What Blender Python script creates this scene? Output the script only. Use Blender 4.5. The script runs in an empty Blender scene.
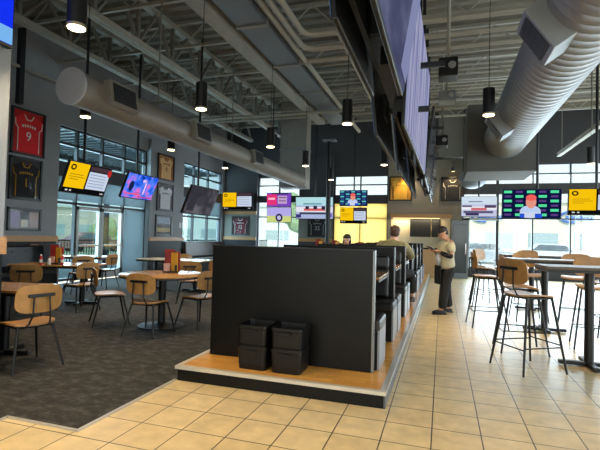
import bpy, bmesh, math, random
from math import sin, cos, pi, radians as RAD
from mathutils import Vector, Matrix
random.seed(7)
SC = bpy.context.scene
COL = SC.collection

# ------------------------------------------------------------------ helpers
def lin(c):
    return tuple((x/255/12.92 if x/255 <= .04045 else ((x/255+.055)/1.055)**2.4) for x in c)

MATS = {}
def mat(name, rgb, rough=.6, metal=0., spec=.5, vary=0., scale=8., bump=0., stretch=None, coat=0.):
    if name in MATS: return MATS[name]
    m = bpy.data.materials.new(name); m.use_nodes = True
    nt = m.node_tree; b = nt.nodes['Principled BSDF']
    c = lin(rgb)
    b.inputs['Base Color'].default_value = (*c, 1)
    b.inputs['Roughness'].default_value = rough
    b.inputs['Metallic'].default_value = metal
    b.inputs['Specular IOR Level'].default_value = spec
    if coat: b.inputs['Coat Weight'].default_value = coat; b.inputs['Coat Roughness'].default_value = .12
    if vary or bump:
        tc = nt.nodes.new('ShaderNodeTexCoord'); mp = nt.nodes.new('ShaderNodeMapping')
        nt.links.new(tc.outputs['Object'], mp.inputs['Vector'])
        if stretch: mp.inputs['Scale'].default_value = stretch
        n = nt.nodes.new('ShaderNodeTexNoise'); n.inputs['Scale'].default_value = scale; n.inputs['Detail'].default_value = 6
        nt.links.new(mp.outputs['Vector'], n.inputs['Vector'])
        if vary:
            r = nt.nodes.new('ShaderNodeValToRGB')
            r.color_ramp.elements[0].position = .3; r.color_ramp.elements[1].position = .7
            r.color_ramp.elements[0].color = (*[x*(1-vary) for x in c], 1)
            r.color_ramp.elements[1].color = (*[min(1, x*(1+vary)) for x in c], 1)
            nt.links.new(n.outputs['Fac'], r.inputs['Fac']); nt.links.new(r.outputs['Color'], b.inputs['Base Color'])
        if bump:
            bp = nt.nodes.new('ShaderNodeBump'); bp.inputs['Strength'].default_value = bump; bp.inputs['Distance'].default_value = .01
            nt.links.new(n.outputs['Fac'], bp.inputs['Height']); nt.links.new(bp.outputs['Normal'], b.inputs['Normal'])
    MATS[name] = m
    return m

def emit(rgb, s=1.0):
    key = 'emit_%d_%d_%d_%s' % (*rgb, s)
    if key in MATS: return MATS[key]
    m = bpy.data.materials.new(key); m.use_nodes = True; nt = m.node_tree
    for n in list(nt.nodes): nt.nodes.remove(n)
    o = nt.nodes.new('ShaderNodeOutputMaterial'); e = nt.nodes.new('ShaderNodeEmission')
    e.inputs['Color'].default_value = (*lin(rgb), 1); e.inputs['Strength'].default_value = s
    nt.links.new(e.outputs[0], o.inputs[0]); MATS[key] = m
    return m

def emit_noise(name, cols, scale=3., s=1., stretch=(1, 1, 1)):
    m = bpy.data.materials.new(name); m.use_nodes = True; nt = m.node_tree
    for n in list(nt.nodes): nt.nodes.remove(n)
    o = nt.nodes.new('ShaderNodeOutputMaterial'); e = nt.nodes.new('ShaderNodeEmission')
    tc = nt.nodes.new('ShaderNodeTexCoord'); mp = nt.nodes.new('ShaderNodeMapping'); mp.inputs['Scale'].default_value = stretch
    n = nt.nodes.new('ShaderNodeTexNoise'); n.inputs['Scale'].default_value = scale; n.inputs['Detail'].default_value = 3
    r = nt.nodes.new('ShaderNodeValToRGB'); r.color_ramp.interpolation = 'LINEAR'
    k = len(cols)
    for i, c in enumerate(cols):
        p = .3+.4*i/(k-1)
        el = r.color_ramp.elements[i] if i < 2 else r.color_ramp.elements.new(p)
        el.position = p; el.color = (*lin(c), 1)
    nt.links.new(tc.outputs['Object'], mp.inputs[0]); nt.links.new(mp.outputs[0], n.inputs['Vector'])
    nt.links.new(n.outputs['Fac'], r.inputs['Fac']); nt.links.new(r.outputs['Color'], e.inputs['Color'])
    e.inputs['Strength'].default_value = s; nt.links.new(e.outputs[0], o.inputs[0])
    return m

def glassmat(name, tint, gloss=.06, rough=0.):
    m = bpy.data.materials.new(name); m.use_nodes = True; nt = m.node_tree
    for n in list(nt.nodes): nt.nodes.remove(n)
    o = nt.nodes.new('ShaderNodeOutputMaterial'); t = nt.nodes.new('ShaderNodeBsdfTransparent')
    g = nt.nodes.new('ShaderNodeBsdfGlossy'); g.inputs['Roughness'].default_value = rough
    t.inputs['Color'].default_value = (*tint, 1)
    mx = nt.nodes.new('ShaderNodeMixShader'); mx.inputs[0].default_value = gloss
    nt.links.new(t.outputs[0], mx.inputs[1]); nt.links.new(g.outputs[0], mx.inputs[2]); nt.links.new(mx.outputs[0], o.inputs[0])
    return m

def shademat(name, rgb, trans=.6, see=.1):
    """woven roller shade: diffuse + translucent + a little see-through"""
    m = bpy.data.materials.new(name); m.use_nodes = True; nt = m.node_tree
    for n in list(nt.nodes): nt.nodes.remove(n)
    o = nt.nodes.new('ShaderNodeOutputMaterial')
    d = nt.nodes.new('ShaderNodeBsdfDiffuse'); t = nt.nodes.new('ShaderNodeBsdfTranslucent'); p = nt.nodes.new('ShaderNodeBsdfTransparent')
    for n in (d, t): n.inputs['Color'].default_value = (*lin(rgb), 1)
    a = nt.nodes.new('ShaderNodeMixShader'); a.inputs[0].default_value = trans
    b = nt.nodes.new('ShaderNodeMixShader'); b.inputs[0].default_value = see
    nt.links.new(d.outputs[0], a.inputs[1]); nt.links.new(t.outputs[0], a.inputs[2])
    nt.links.new(a.outputs[0], b.inputs[1]); nt.links.new(p.outputs[0], b.inputs[2]); nt.links.new(b.outputs[0], o.inputs[0])
    return m

class MB:
    """collects simple shapes into one mesh"""
    def __init__(s): s.bm = bmesh.new()
    def _xf(s, vs, M):
        for v in vs: v.co = M @ v.co
    def box(s, c, d, rot=(0, 0, 0), bev=0.):
        r = bmesh.ops.create_cube(s.bm, size=1); vs = r['verts']
        for v in vs: v.co = Vector((v.co.x*d[0], v.co.y*d[1], v.co.z*d[2]))
        if bev:
            es = {e for v in vs for e in v.link_edges}
            rr = bmesh.ops.bevel(s.bm, geom=list(es), offset=bev, segments=2, affect='EDGES', profile=.5)
            vs = list({v for f in rr['faces'] for v in f.verts} | {v for v in vs if v.is_valid})
        from mathutils import Euler
        M = Matrix.Translation(c) @ Euler(rot).to_matrix().to_4x4()
        s._xf(vs, M); return s
    def b2(s, x0, x1, y0, y1, z0, z1, bev=0.):
        return s.box(((x0+x1)/2, (y0+y1)/2, (z0+z1)/2), (abs(x1-x0), abs(y1-y0), abs(z1-z0)), bev=bev)
    def cyl(s, p0, p1, r0, r1=None, n=14, caps=True):
        r1 = r0 if r1 is None else r1
        p0 = Vector(p0); p1 = Vector(p1); d = p1-p0
        q = Vector((0, 0, 1)).rotation_difference(d.normalized()).to_matrix().to_4x4()
        r = bmesh.ops.create_cone(s.bm, cap_ends=caps, segments=n, radius1=r0, radius2=r1, depth=d.length)
        s._xf(r['verts'], Matrix.Translation((p0+p1)/2) @ q); return s
    def tube(s, pts, r, n=8):
        pts = [Vector(p) for p in pts]; rings = []
        up = Vector((0, 0, 1))
        for i, p in enumerate(pts):
            a = pts[max(i-1, 0)]; b = pts[min(i+1, len(pts)-1)]
            t = (b-a).normalized()
            u = t.cross(up)
            if u.length < .05: u = t.cross(Vector((0, 1, 0)))
            u.normalize(); w = u.cross(t)
            rr = r[i] if isinstance(r, (list, tuple)) else r
            rings.append([s.bm.verts.new(p+u*cos(2*pi*k/n)*rr+w*sin(2*pi*k/n)*rr) for k in range(n)])
        for A, B in zip(rings, rings[1:]):
            for k in range(n): s.bm.faces.new((A[k], A[(k+1) % n], B[(k+1) % n], B[k]))
        s.bm.faces.new(rings[0][::-1]); s.bm.faces.new(rings[-1]); return s
    def lathe(s, prof, c=(0, 0, 0), n=24):
        rings = []
        for r, z in prof:
            rings.append([s.bm.verts.new((c[0]+max(r, 1e-4)*cos(2*pi*k/n), c[1]+max(r, 1e-4)*sin(2*pi*k/n), c[2]+z)) for k in range(n)])
        for A, B in zip(rings, rings[1:]):
            for k in range(n): s.bm.faces.new((A[k], A[(k+1) % n], B[(k+1) % n], B[k]))
        s.bm.faces.new(rings[0][::-1]); s.bm.faces.new(rings[-1]); return s
    def slab(s, fn, t, w, h, ex=3.2, rings=5, n=28):
        """superellipse plate; fn(u,v)->(point, normal) bends it; thickness t"""
        def layer(sg):
            L = [[s.bm.verts.new(Vector(fn(0, 0)[0])+Vector(fn(0, 0)[1])*sg*t/2)]]
            for i in range(1, rings+1):
                q = i/rings; row = []
                for k in range(n):
                    a = 2*pi*k/n
                    u = w/2*q*math.copysign(abs(cos(a))**(2/ex), cos(a)); v = h/2*q*math.copysign(abs(sin(a))**(2/ex), sin(a))
                    p, nn = fn(u, v); row.append(s.bm.verts.new(Vector(p)+Vector(nn)*sg*t/2))
                L.append(row)
            return L
        T = layer(1); B = layer(-1)
        for k in range(n):
            k2 = (k+1) % n
            s.bm.faces.new((T[0][0], T[1][k], T[1][k2])); s.bm.faces.new((B[0][0], B[1][k2], B[1][k]))
            for i in range(1, rings):
                s.bm.faces.new((T[i][k], T[i+1][k], T[i+1][k2], T[i][k2])); s.bm.faces.new((B[i][k], B[i][k2], B[i+1][k2], B[i+1][k]))
            s.bm.faces.new((T[rings][k], B[rings][k], B[rings][k2], T[rings][k2]))
        return s
    def prism(s, poly, axis, a, b):
        """extrude a 2D polygon along axis 0/1/2"""
        def mk(q, t):
            o = [q[0], q[1]]; o.insert(axis, t); return s.bm.verts.new(o)
        A = [mk(q, a) for q in poly]; B = [mk(q, b) for q in poly]
        s.bm.faces.new(A); s.bm.faces.new(B[::-1])
        for k in range(len(poly)):
            k2 = (k+1) % len(poly); s.bm.faces.new((A[k], B[k], B[k2], A[k2]))
        return s
    def sph(s, c, r, sc=(1, 1, 1), n=14, rot=(0, 0, 0)):
        from mathutils import Euler
        rr = bmesh.ops.create_uvsphere(s.bm, u_segments=n, v_segments=max(8, n//2+2), radius=r)
        s._xf(rr['verts'], Matrix.Translation(c) @ Euler(rot).to_matrix().to_4x4() @ Matrix.Diagonal((*sc, 1))); return s
    def build(s, name, m, parent=None, smooth=False, loc=None):
        bmesh.ops.recalc_face_normals(s.bm, faces=s.bm.faces)
        me = bpy.data.meshes.new(name); s.bm.to_mesh(me); s.bm.free()
        if smooth:
            me.shade_smooth() if hasattr(me, 'shade_smooth') else None
            try: me.set_sharp_from_angle(angle=RAD(40))
            except Exception: pass
        o = bpy.data.objects.new(name, me); COL.objects.link(o); me.materials.append(m)
        if parent: o.parent = parent
        if loc: o.location = loc
        return o

def tag(o, label, cat, group=None, kind=None):
    o['label'] = label; o['category'] = cat
    if group: o['group'] = group
    if kind: o['kind'] = kind
    return o
def thing(name, loc, label, cat, rz=0, group=None, kind=None):
    o = bpy.data.objects.new(name, None); COL.objects.link(o); o.empty_display_size = .1
    o.location = loc; o.rotation_euler = (0, 0, rz)
    return tag(o, label, cat, group, kind)
KIDS = {}
def copy_tree(o, parent=None):
    c = o.copy(); COL.objects.link(c)
    if parent: c.parent = parent
    for ch in [x for x in COL.objects if x.parent == o]: copy_tree(ch, c)
    return c
def dup(root, loc, rz, label, group=None):
    c = copy_tree(root); c.location = loc; c.rotation_euler = (0, 0, rz); c['label'] = label
    if group: c['group'] = group
    return c
def struct(o, label, cat): return tag(o, label, cat, kind='structure')

# ------------------------------------------------------------------ camera
S = .34
cam = bpy.data.cameras.new('camera'); co = bpy.data.objects.new('camera', cam); COL.objects.link(co)
F, YAW, PIT, ROL, H = 444.473, .310168, .0265045, -.0246919, 1.40134
cam.sensor_fit = 'HORIZONTAL'; cam.sensor_width = 36; cam.lens = F*36/600; cam.clip_start = .05; cam.clip_end = 300
Rz = Matrix.Rotation(YAW, 3, 'Z'); Rx = Matrix.Rotation(PIT, 3, 'X'); Ry = Matrix.Rotation(ROL, 3, 'Y')
R = Rz @ Rx @ Ry
M = Matrix((R @ Vector((1, 0, 0)), R @ Vector((0, 0, 1)), R @ Vector((0, -1, 0)))).transposed()
co.matrix_world = Matrix.Translation((0, 0, H)) @ M.to_4x4()
SC.camera = co

# ------------------------------------------------------------------ materials
def tile_material():
    m = bpy.data.materials.new('beige_floor_tile'); m.use_nodes = True; nt = m.node_tree; b = nt.nodes['Principled BSDF']
    tc = nt.nodes.new('ShaderNodeTexCoord'); mp = nt.nodes.new('ShaderNodeMapping')
    mp.inputs['Location'].default_value = (1.41139/S, -3.15916/S, 0); mp.inputs['Scale'].default_value = (1/S, 1/S, 1/S)
    nt.links.new(tc.outputs['Object'], mp.inputs[0])
    br = nt.nodes.new('ShaderNodeTexBrick'); br.offset = 0; br.squash = 1
    br.inputs['Scale'].default_value = 1; br.inputs['Brick Width'].default_value = 1; br.inputs['Row Height'].default_value = 1
    br.inputs['Mortar Size'].default_value = .015; br.inputs['Mortar Smooth'].default_value = .3
    br.inputs['Color1'].default_value = (*lin((218, 197, 154)), 1); br.inputs['Color2'].default_value = (*lin((209, 187, 143)), 1)
    br.inputs['Mortar'].default_value = (*lin((46, 36, 27)), 1)
    nt.links.new(mp.outputs[0], br.inputs['Vector'])
    n = nt.nodes.new('ShaderNodeTexNoise'); n.inputs['Scale'].default_value = 7; n.inputs['Detail'].default_value = 8
    nt.links.new(tc.outputs['Object'], n.inputs['Vector'])
    mr = nt.nodes.new('ShaderNodeMapRange'); mr.inputs[1].default_value = .3; mr.inputs[2].default_value = .7
    mr.inputs[3].default_value = .82; mr.inputs[4].default_value = 1.1
    nt.links.new(n.outputs['Fac'], mr.inputs[0])
    mx = nt.nodes.new('ShaderNodeMix'); mx.data_type = 'RGBA'; mx.blend_type = 'MULTIPLY'; mx.inputs[0].default_value = 1
    nt.links.new(br.outputs['Color'], mx.inputs[6]); nt.links.new(mr.outputs[0], mx.inputs[7])
    nt.links.new(mx.outputs[2], b.inputs['Base Color'])
    b.inputs['Roughness'].default_value = .3
    r2 = nt.nodes.new('ShaderNodeMapRange'); r2.inputs[3].default_value = .24; r2.inputs[4].default_value = .42
    nt.links.new(n.outputs['Fac'], r2.inputs[0]); nt.links.new(r2.outputs[0], b.inputs['Roughness'])
    bp = nt.nodes.new('ShaderNodeBump'); bp.inputs['Strength'].default_value = .25; bp.inputs['Distance'].default_value = .004; bp.invert = True
    nt.links.new(br.outputs['Fac'], bp.inputs['Height']); nt.links.new(bp.outputs[0], b.inputs['Normal'])
    return m

def carpet_material():
    m = bpy.data.materials.new('charcoal_carpet'); m.use_nodes = True; nt = m.node_tree; b = nt.nodes['Principled BSDF']
    tc = nt.nodes.new('ShaderNodeTexCoord')
    mp = nt.nodes.new('ShaderNodeMapping'); mp.inputs['Scale'].default_value = (4.5, 7, 1)
    nt.links.new(tc.outputs['Object'], mp.inputs[0])
    n = nt.nodes.new('ShaderNodeTexNoise'); n.inputs['Scale'].default_value = 1.6; n.inputs['Detail'].default_value = 10; n.inputs['Roughness'].default_value = .7
    nt.links.new(mp.outputs[0], n.inputs['Vector'])
    r = nt.nodes.new('ShaderNodeValToRGB'); e = r.color_ramp.elements
    e[0].position = .33; e[0].color = (*lin((28, 28, 28)), 1); e[1].position = .7; e[1].color = (*lin((88, 88, 88)), 1)
    k = e.new(.5); k.color = (*lin((50, 48, 46)), 1)
    nt.links.new(n.outputs['Fac'], r.inputs['Fac']); nt.links.new(r.outputs['Color'], b.inputs['Base Color'])
    b.inputs['Roughness'].default_value = .8; b.inputs['Specular IOR Level'].default_value = .3
    n2 = nt.nodes.new('ShaderNodeTexNoise'); n2.inputs['Scale'].default_value = 240
    nt.links.new(tc.outputs['Object'], n2.inputs['Vector'])
    bp = nt.nodes.new('ShaderNodeBump'); bp.inputs['Strength'].default_value = .5; bp.inputs['Distance'].default_value = .006
    nt.links.new(n2.outputs['Fac'], bp.inputs['Height']); nt.links.new(bp.outputs[0], b.inputs['Normal'])
    return m

def plank_material():
    m = bpy.data.materials.new('oak_plank_floor'); m.use_nodes = True; nt = m.node_tree; b = nt.nodes['Principled BSDF']
    tc = nt.nodes.new('ShaderNodeTexCoord')
    br = nt.nodes.new('ShaderNodeTexBrick'); br.offset = .37
    br.inputs['Scale'].default_value = 1; br.inputs['Brick Width'].default_value = .45; br.inputs['Row Height'].default_value = .075
    br.inputs['Mortar Size'].default_value = .0012
    br.inputs['Color1'].default_value = (*lin((228, 172, 88)), 1); br.inputs['Color2'].default_value = (*lin((204, 142, 62)), 1)
    br.inputs['Mortar'].default_value = (*lin((110, 68, 26)), 1)
    nt.links.new(tc.outputs['Object'], br.inputs['Vector'])
    n = nt.nodes.new('ShaderNodeTexNoise'); n.inputs['Scale'].default_value = 5; n.inputs['Detail'].default_value = 8
    mp = nt.nodes.new('ShaderNodeMapping'); mp.inputs['Scale'].default_value = (2, 18, 1)
    nt.links.new(tc.outputs['Object'], mp.inputs[0]); nt.links.new(mp.outputs[0], n.inputs['Vector'])
    mr = nt.nodes.new('ShaderNodeMapRange'); mr.inputs[3].default_value = .8; mr.inputs[4].default_value = 1.15
    nt.links.new(n.outputs['Fac'], mr.inputs[0])
    mx = nt.nodes.new('ShaderNodeMix'); mx.data_type = 'RGBA'; mx.blend_type = 'MULTIPLY'; mx.inputs[0].default_value = 1
    nt.links.new(br.outputs['Color'], mx.inputs[6]); nt.links.new(mr.outputs[0], mx.inputs[7]); nt.links.new(mx.outputs[2], b.inputs['Base Color'])
    b.inputs['Roughness'].default_value = .28
    return m

TILE = tile_material(); CARPET = carpet_material(); PLANK = plank_material()
BLACK = mat('black_laminate', (14, 14, 14), .45, spec=.25, vary=.25, scale=5)
BLACKM = mat('black_metal', (12, 12, 13), .45)
BLACKV = mat('black_vinyl', (20, 20, 23), .38, vary=.2, scale=4, bump=.1)
BLACKP = mat('black_plastic', (11, 11, 12), .42, spec=.35)
TVB = mat('tv_bezel', (10, 10, 11), .4)
CHROME = mat('chrome', (200, 200, 205), .22, metal=1)
ALU = mat('aluminium_nosing', (205, 203, 198), .32, metal=.6)
WOOD = mat('light_oak', (176, 130, 76), .33, vary=.16, scale=4, stretch=(3, 22, 3))
WOODT = mat('oak_table_top', (178, 134, 82), .16, vary=.2, scale=3, stretch=(3, 26, 3))
WTRIM = mat('oak_wall_trim', (176, 128, 76), .4, vary=.18, scale=3, stretch=(3, 3, 30))
GREYW = mat('grey_wall_paint', (140, 142, 144), .8, vary=.05, scale=2)
DARKW = mat('dark_grey_wall', (56, 56, 58), .8)
TANW = mat('taupe_wall_paint', (128, 120, 106), .75, vary=.05)
DECK = mat('ceiling_deck_paint', (118, 113, 101), .85, vary=.18, scale=3, stretch=(1, 6, 1))
STEEL = mat('painted_joist_steel', (146, 141, 129), .65, vary=.1)
STEELD = mat('weathered_truss_steel', (112, 107, 99), .7, vary=.15)
DUCT = mat('galvanised_duct', (140, 145, 150), .5, metal=.35, vary=.05, scale=6)
DUCTD = mat('grey_painted_duct', (140, 136, 130), .55, metal=.15, vary=.06, scale=4)
GRILLE = mat('dark_grille', (48, 50, 54), .5, metal=.3)
WHITEP = mat('white_plastic', (220, 220, 215), .4)
FRAMEB = mat('black_picture_frame', (22, 20, 20), .35)
WFRAME = mat('window_frame_dark', (48, 50, 52), .5, metal=.2)
WFRAMEL = mat('window_frame_silver', (165, 168, 168), .45, metal=.3)
GLASS = glassmat('clear_glass', (.93, .97, .98), .05)
GLASST = glassmat('tinted_glass', (.62, .74, .77), .06)

# ------------------------------------------------------------------ room shell
XL, XR, YB, YF, ZC = -9.6, 8.5, 18.5, -5.0, 6.4
struct(MB().b2(XL-.3, XR+.3, YF-.3, YB+.3, -.2, 0).build('floor', TILE), 'beige square ceramic tile floor with dark grout', 'floor')
cp = MB().prism([(-2.415, 2.55), (-2.415, YB), (XL, YB), (XL, YF), (-3.06, YF), (-3.06, 2.55)], 2, 0, .008)
struct(cp.build('floor_carpet', CARPET), 'charcoal patterned carpet covering the left dining area floor', 'carpet')
tr = MB().b2(-3.075, -3.055, YF, 2.54, 0, .014).b2(-3.075, -2.40, 2.525, 2.545, 0, .014).b2(-2.42, -2.398, 2.545, 3.73, 0, .014)
struct(tr.build('trim_1', ALU), 'thin metal strip edging the charcoal carpet', 'trim')
# corrugated deck
cl = MB(); prof = []
y = YF-.3
while y < YB+.3:
    prof += [(y, ZC), (y+.14, ZC), (y+.19, ZC+.07), (y+.3, ZC+.07)]; y += .35
poly = [(a, b) for a, b in prof]+[(prof[-1][0], ZC+.3), (prof[0][0], ZC+.3)]
cl.prism(poly, 0, XL-.3, XR+.3)
struct(cl.build('ceiling', DECK), 'exposed corrugated metal roof deck painted dull taupe', 'ceiling')

# left wall (faces +X)
wl = MB()
wl.b2(XL-.25, XL, YF, 8.95, 0, ZC); wl.b2(XL-.25, XL, 8.95, 12.8, 4.2, ZC); wl.b2(XL-.25, XL+.12, 12.8, 14.85, 0, 4.6)
wl.b2(XL-.25, XL, 12.8, 14.85, 4.6, ZC)
wl.b2(XL-.25, XL, 14.85, 18.2, 0, .95); wl.b2(XL-.25, XL, 14.85, 18.2, 4.2, ZC); wl.b2(XL-.25, XL, 18.2, YB, 0, ZC)
wl.b2(XL, XL+.2, YF, 8.93, 0, 4.3)
struct(wl.build('wall_left', GREYW), 'grey painted wall along the windows on the carpet side', 'wall')
wd = MB().b2(XL+.2, XL+.215, 3.5, 8.94, .008, 1.13).b2(XL+.12, XL+.135, 12.79, 14.86, .008, 1.14).b2(XL, XL+.02, 14.86, 18.2, .008, .9)
struct(wd.build('wall_left_wainscot', BLACK), 'black panelling on the lower part of the grey window wall', 'wall')
struct(MB().b2(XL+.2, XL+.25, 3.5, 8.95, 1.13, 1.27).build('trim_2', WTRIM), 'oak rail below the red and black jerseys', 'trim')
struct(MB().b2(XL+.12, XL+.18, 12.78, 14.87, 1.14, 1.26).build('trim_3', WTRIM), 'oak rail below the cream and white jerseys', 'trim')
# back wall (faces -Y)
wb = MB()
wb.b2(XL, -7.95, YB, YB+.25, 0, ZC); wb.b2(-7.95, -5.96, YB, YB+.25, 4.05, ZC); wb.b2(-7.95, -5.96, YB, YB+.25, 0, .5)
wb.b2(-5.96, -4.43, YB, YB+.25, 0, ZC); wb.b2(-4.43, -2.15, YB, YB+.25, 4.05, ZC); wb.b2(-4.43, -2.15, YB, YB+.25, 0, .5)
wb.b2(.72, XR, YB, YB+.25, 4.38, ZC); wb.b2(.72, XR, YB, YB+.25, 0, .35)
struct(wb.build('wall_back', DARKW), 'dark grey far wall around the tall windows', 'wall')
struct(MB().b2(-2.15, .72, YB-.06, YB+.25, 0, ZC).build('wall_back_panel', TANW), 'taupe far wall section holding the gold jersey frame', 'wall')
struct(MB().b2(XR, XR+.25, YF, 0, 0, ZC).b2(XR, XR+.25, 16, YB, 0, ZC).b2(XR, XR+.25, 0, 16, 0, .4).b2(XR, XR+.25, 0, 16, 4.2, ZC).build('wall_right', GREYW), 'grey painted wall beyond the bar tables', 'wall')
struct(MB().b2(XL, -5, YF-.25, YF, 0, ZC).b2(7, XR, YF-.25, YF, 0, ZC).b2(-5, 7, YF-.25, YF, 0, .4).b2(-5, 7, YF-.25, YF, 4.0, ZC).build('wall_front', GREYW), 'grey painted wall behind the viewpoint', 'wall')
# columns on the far wall
PANEL = mat('grey_wall_panel', (118, 118, 110), .7)
def far_column(x0, x1, idx, lab, z_tr=(1.2, 1.34), z_tr2=(2.36, 2.5), topm=DARKW):
    r = MB().b2(x0, x1, YB-.12, YB, 0, 4.9).build('wall_back_column', DARKW); struct(r, lab, 'wall column')
    MB().b2(x0+.02, x1-.02, YB-.135, YB-.12, z_tr[1], z_tr2[0]).build('panel', PANEL, r)
    for a, b in (z_tr, z_tr2): MB().b2(x0, x1, YB-.16, YB-.12, a, b).build('oak_rail', WTRIM, r)
    return r
far_column(XL+.02, -7.95, 1, 'far corner column carrying the maroon jersey frame')
far_column(-5.96, -4.45, 2, 'far column behind the race car television', z_tr2=(2.3, 2.36))

# ------------------------------------------------------------------ windows
SHADEY = shademat('yellow_woven_shade', (255, 234, 168), .7, .1)
SHADEG = shademat('grey_mesh_shade', (120, 128, 132), .45, .22)
def xwin(name, lab, x0, x1, z0, z1, bars_z, mull, fm, gm, band=None, th=.05):
    """window in the far wall"""
    r = thing(name, (0, 0, 0), lab, 'window', kind='structure')
    f = MB(); Y0, Y1 = YB+.03, YB+.13
    f.b2(x0, x0+th, Y0, Y1, z0, z1).b2(x1-th, x1, Y0, Y1, z0, z1).b2(x0, x1, Y0, Y1, z0, z0+th).b2(x0, x1, Y0, Y1, z1-th, z1)
    for z in bars_z: f.b2(x0, x1, Y0, Y1, z-th/2, z+th/2)
    for x in mull: f.b2(x-th/2, x+th/2, Y0, Y1, z0, z1)
    f.build('window_frame', fm, r)
    MB().b2(x0+th, x1-th, YB+.075, YB+.08, z0+th, z1-th).build('glass', gm, r)
    if band: MB().b2(x0, x1, YB-.02, YB+.15, *band).build('spandrel', DARKW, r)
    return r
w1 = xwin('window_1', 'far window behind the stacked pink and purple televisions', -7.95, -5.96, .5, 4.05, (2.25, 3.65), (-6.95,), WFRAME, GLASS, (2.9, 3.2))
w2 = xwin('window_2', 'far window with glowing yellow shade beside the gold jersey', -4.43, -2.15, .5, 4.05, (2.25, 3.65), (-3.3,), WFRAME, GLASS, (2.85, 3.22))
MB().b2(-4.4, -2.18, YB+.015, YB+.02, .5, 2.85).build('roller_shade', SHADEY, w2)
w3 = xwin('window_3', 'wide bright far windows behind the bar tables', 2.0, XR, .35, 4.38, (2.29, 3.98), (3.22, 4.47, 5.7, 6.95), WFRAME, GLASS, (3.22, 3.62))
d2 = xwin('door_2', 'pale framed glass entrance panel beneath the snowy race television', .72, 2.0, .35, 4.38, (2.29, 3.98), (), WFRAME, GLASS, (3.22, 3.62))
MB().b2(.76, 1.0, YB-.04, YB+.03, .35, 2.27).build('door_stile', WFRAMEL, d2)
MB().b2(.76, 2.0, YB-.04, YB+.03, 2.2, 2.29).build('door_rail', WFRAMEL, d2)

w6 = thing('window_6_added', (0, 0, 0), 'unseen window band added beyond the bar tables for more daylight', 'window', kind='structure')  # unseen window, added to bring more ambient daylight into the room
f = MB()
for y in (0, 4, 8, 12, 15.95): f.b2(XR+.05, XR+.15, y, y+.05, .4, 4.2)
f.b2(XR+.05, XR+.15, 0, 16, .4, .46).b2(XR+.05, XR+.15, 0, 16, 4.14, 4.2).b2(XR+.05, XR+.15, 0, 16, 2.3, 2.36).build('window_frame', WFRAME, w6)
MB().b2(XR+.1, XR+.105, 0, 16, .4, 4.2).build('glass', GLASS, w6)
w7 = thing('window_7', (0, 0, 0), 'window band in the wall behind the viewpoint', 'window', kind='structure')
f = MB()
for x in (-5, -2, 1, 4, 6.95): f.b2(x, x+.05, YF-.15, YF-.05, .4, 4.0)
f.b2(-5, 7, YF-.15, YF-.05, .4, .46).b2(-5, 7, YF-.15, YF-.05, 3.94, 4.0).b2(-5, 7, YF-.15, YF-.05, 2.3, 2.36).build('window_frame', WFRAME, w7)
MB().b2(-5, 7, YF-.105, YF-.1, .4, 4.0).build('glass', GLASS, w7)
def ywin(name, lab, y0, y1, z0, z1, bars_z, mull, band, blind):
    r = thing(name, (0, 0, 0), lab, 'window', kind='structure'); f = MB(); th = .06; X0, X1 = XL-.16, XL-.06
    f.b2(X0, X1, y0, y0+th, z0, z1).b2(X0, X1, y1-th, y1, z0, z1).b2(X0, X1, y0, y1, z1-th, z1).b2(X0, X1, y0, y1, z0, z0+th)
    for z in bars_z: f.b2(X0, X1, y0, y1, z-.035, z+.035)
    for y, a, b in mull: f.b2(X0, X1, y-th/2, y+th/2, a, b)
    f.build('window_frame', WFRAME, r)
    MB().b2(XL-.115, XL-.11, y0+th, y1-th, z0+th, z1-th).build('glass', GLASST, r)
    MB().b2(XL-.17, XL-.02, y0, y1, *band).build('spandrel', DARKW, r)
    for a, b in blind: MB().b2(XL-.05, XL-.045, y0+.03, y1-.03, a, b).build('mesh_shade', SHADEG, r)
    return r
w4 = ywin('window_4', 'tall grey shaded windows around the patio door', 8.95, 12.8, .06, 4.2, (2.16, 3.75), ((9.8, 0, 4.2), (11.72, 0, 4.2), (10.76, 2.1, 4.2)), (2.85, 3.25), ((2.24, 2.85),))
MB().b2(XL-.05, XL-.045, 11.75, 12.74, .1, 2.12).build('side_shade', SHADEG, w4)
w5 = ywin('window_5', 'tall windows between white jersey column and far corner', 14.85, 18.2, .95, 4.2, (2.1, 3.75), ((15.9, .95, 4.2), (17.05, .95, 4.2)), (2.85, 3.25), ((2.2, 2.85),))
# patio double door
dr = thing('door_1', (0, 0, 0), 'silver framed double glass door to the patio', 'door', kind='structure')
for a in (9.83, 10.77):
    f = MB(); b = a+.92
    f.b2(XL-.15, XL-.04, a, a+.08, .03, 2.1).b2(XL-.15, XL-.04, b-.08, b, .03, 2.1).b2(XL-.15, XL-.04, a, b, .03, .28).b2(XL-.15, XL-.04, a, b, 2.0, 2.1)
    lf = f.build('door_leaf', WFRAMEL, dr)
    MB().b2(XL-.03, XL, a+.1, b-.1, .98, 1.03).build('push_bar', CHROME, lf)

# ------------------------------------------------------------------ outside
ASPH = mat('pale_concrete', (196, 196, 190), .9, vary=.06, scale=.6)
GRASS = mat('green_lawn', (176, 188, 146), .95, vary=.25, scale=2)
g = MB().b2(-70, XL-.3, -30, 80, -.3, -.1).b2(XL-.3, 80, YB+.3, 80, -.3, -.1).b2(XR+.3, 80, -30, YB+.3, -.3, -.1).b2(XL-.3, XR+.3, -30, YF-.3, -.3, -.1).build('ground_outside', ASPH); struct(g, 'pale concrete parking lot outside the windows', 'ground')
struct(MB().b2(-60, -22, -5, 60, -.1, -.05).build('lawn_outside', GRASS), 'green lawn beyond the patio railing', 'lawn')
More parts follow.
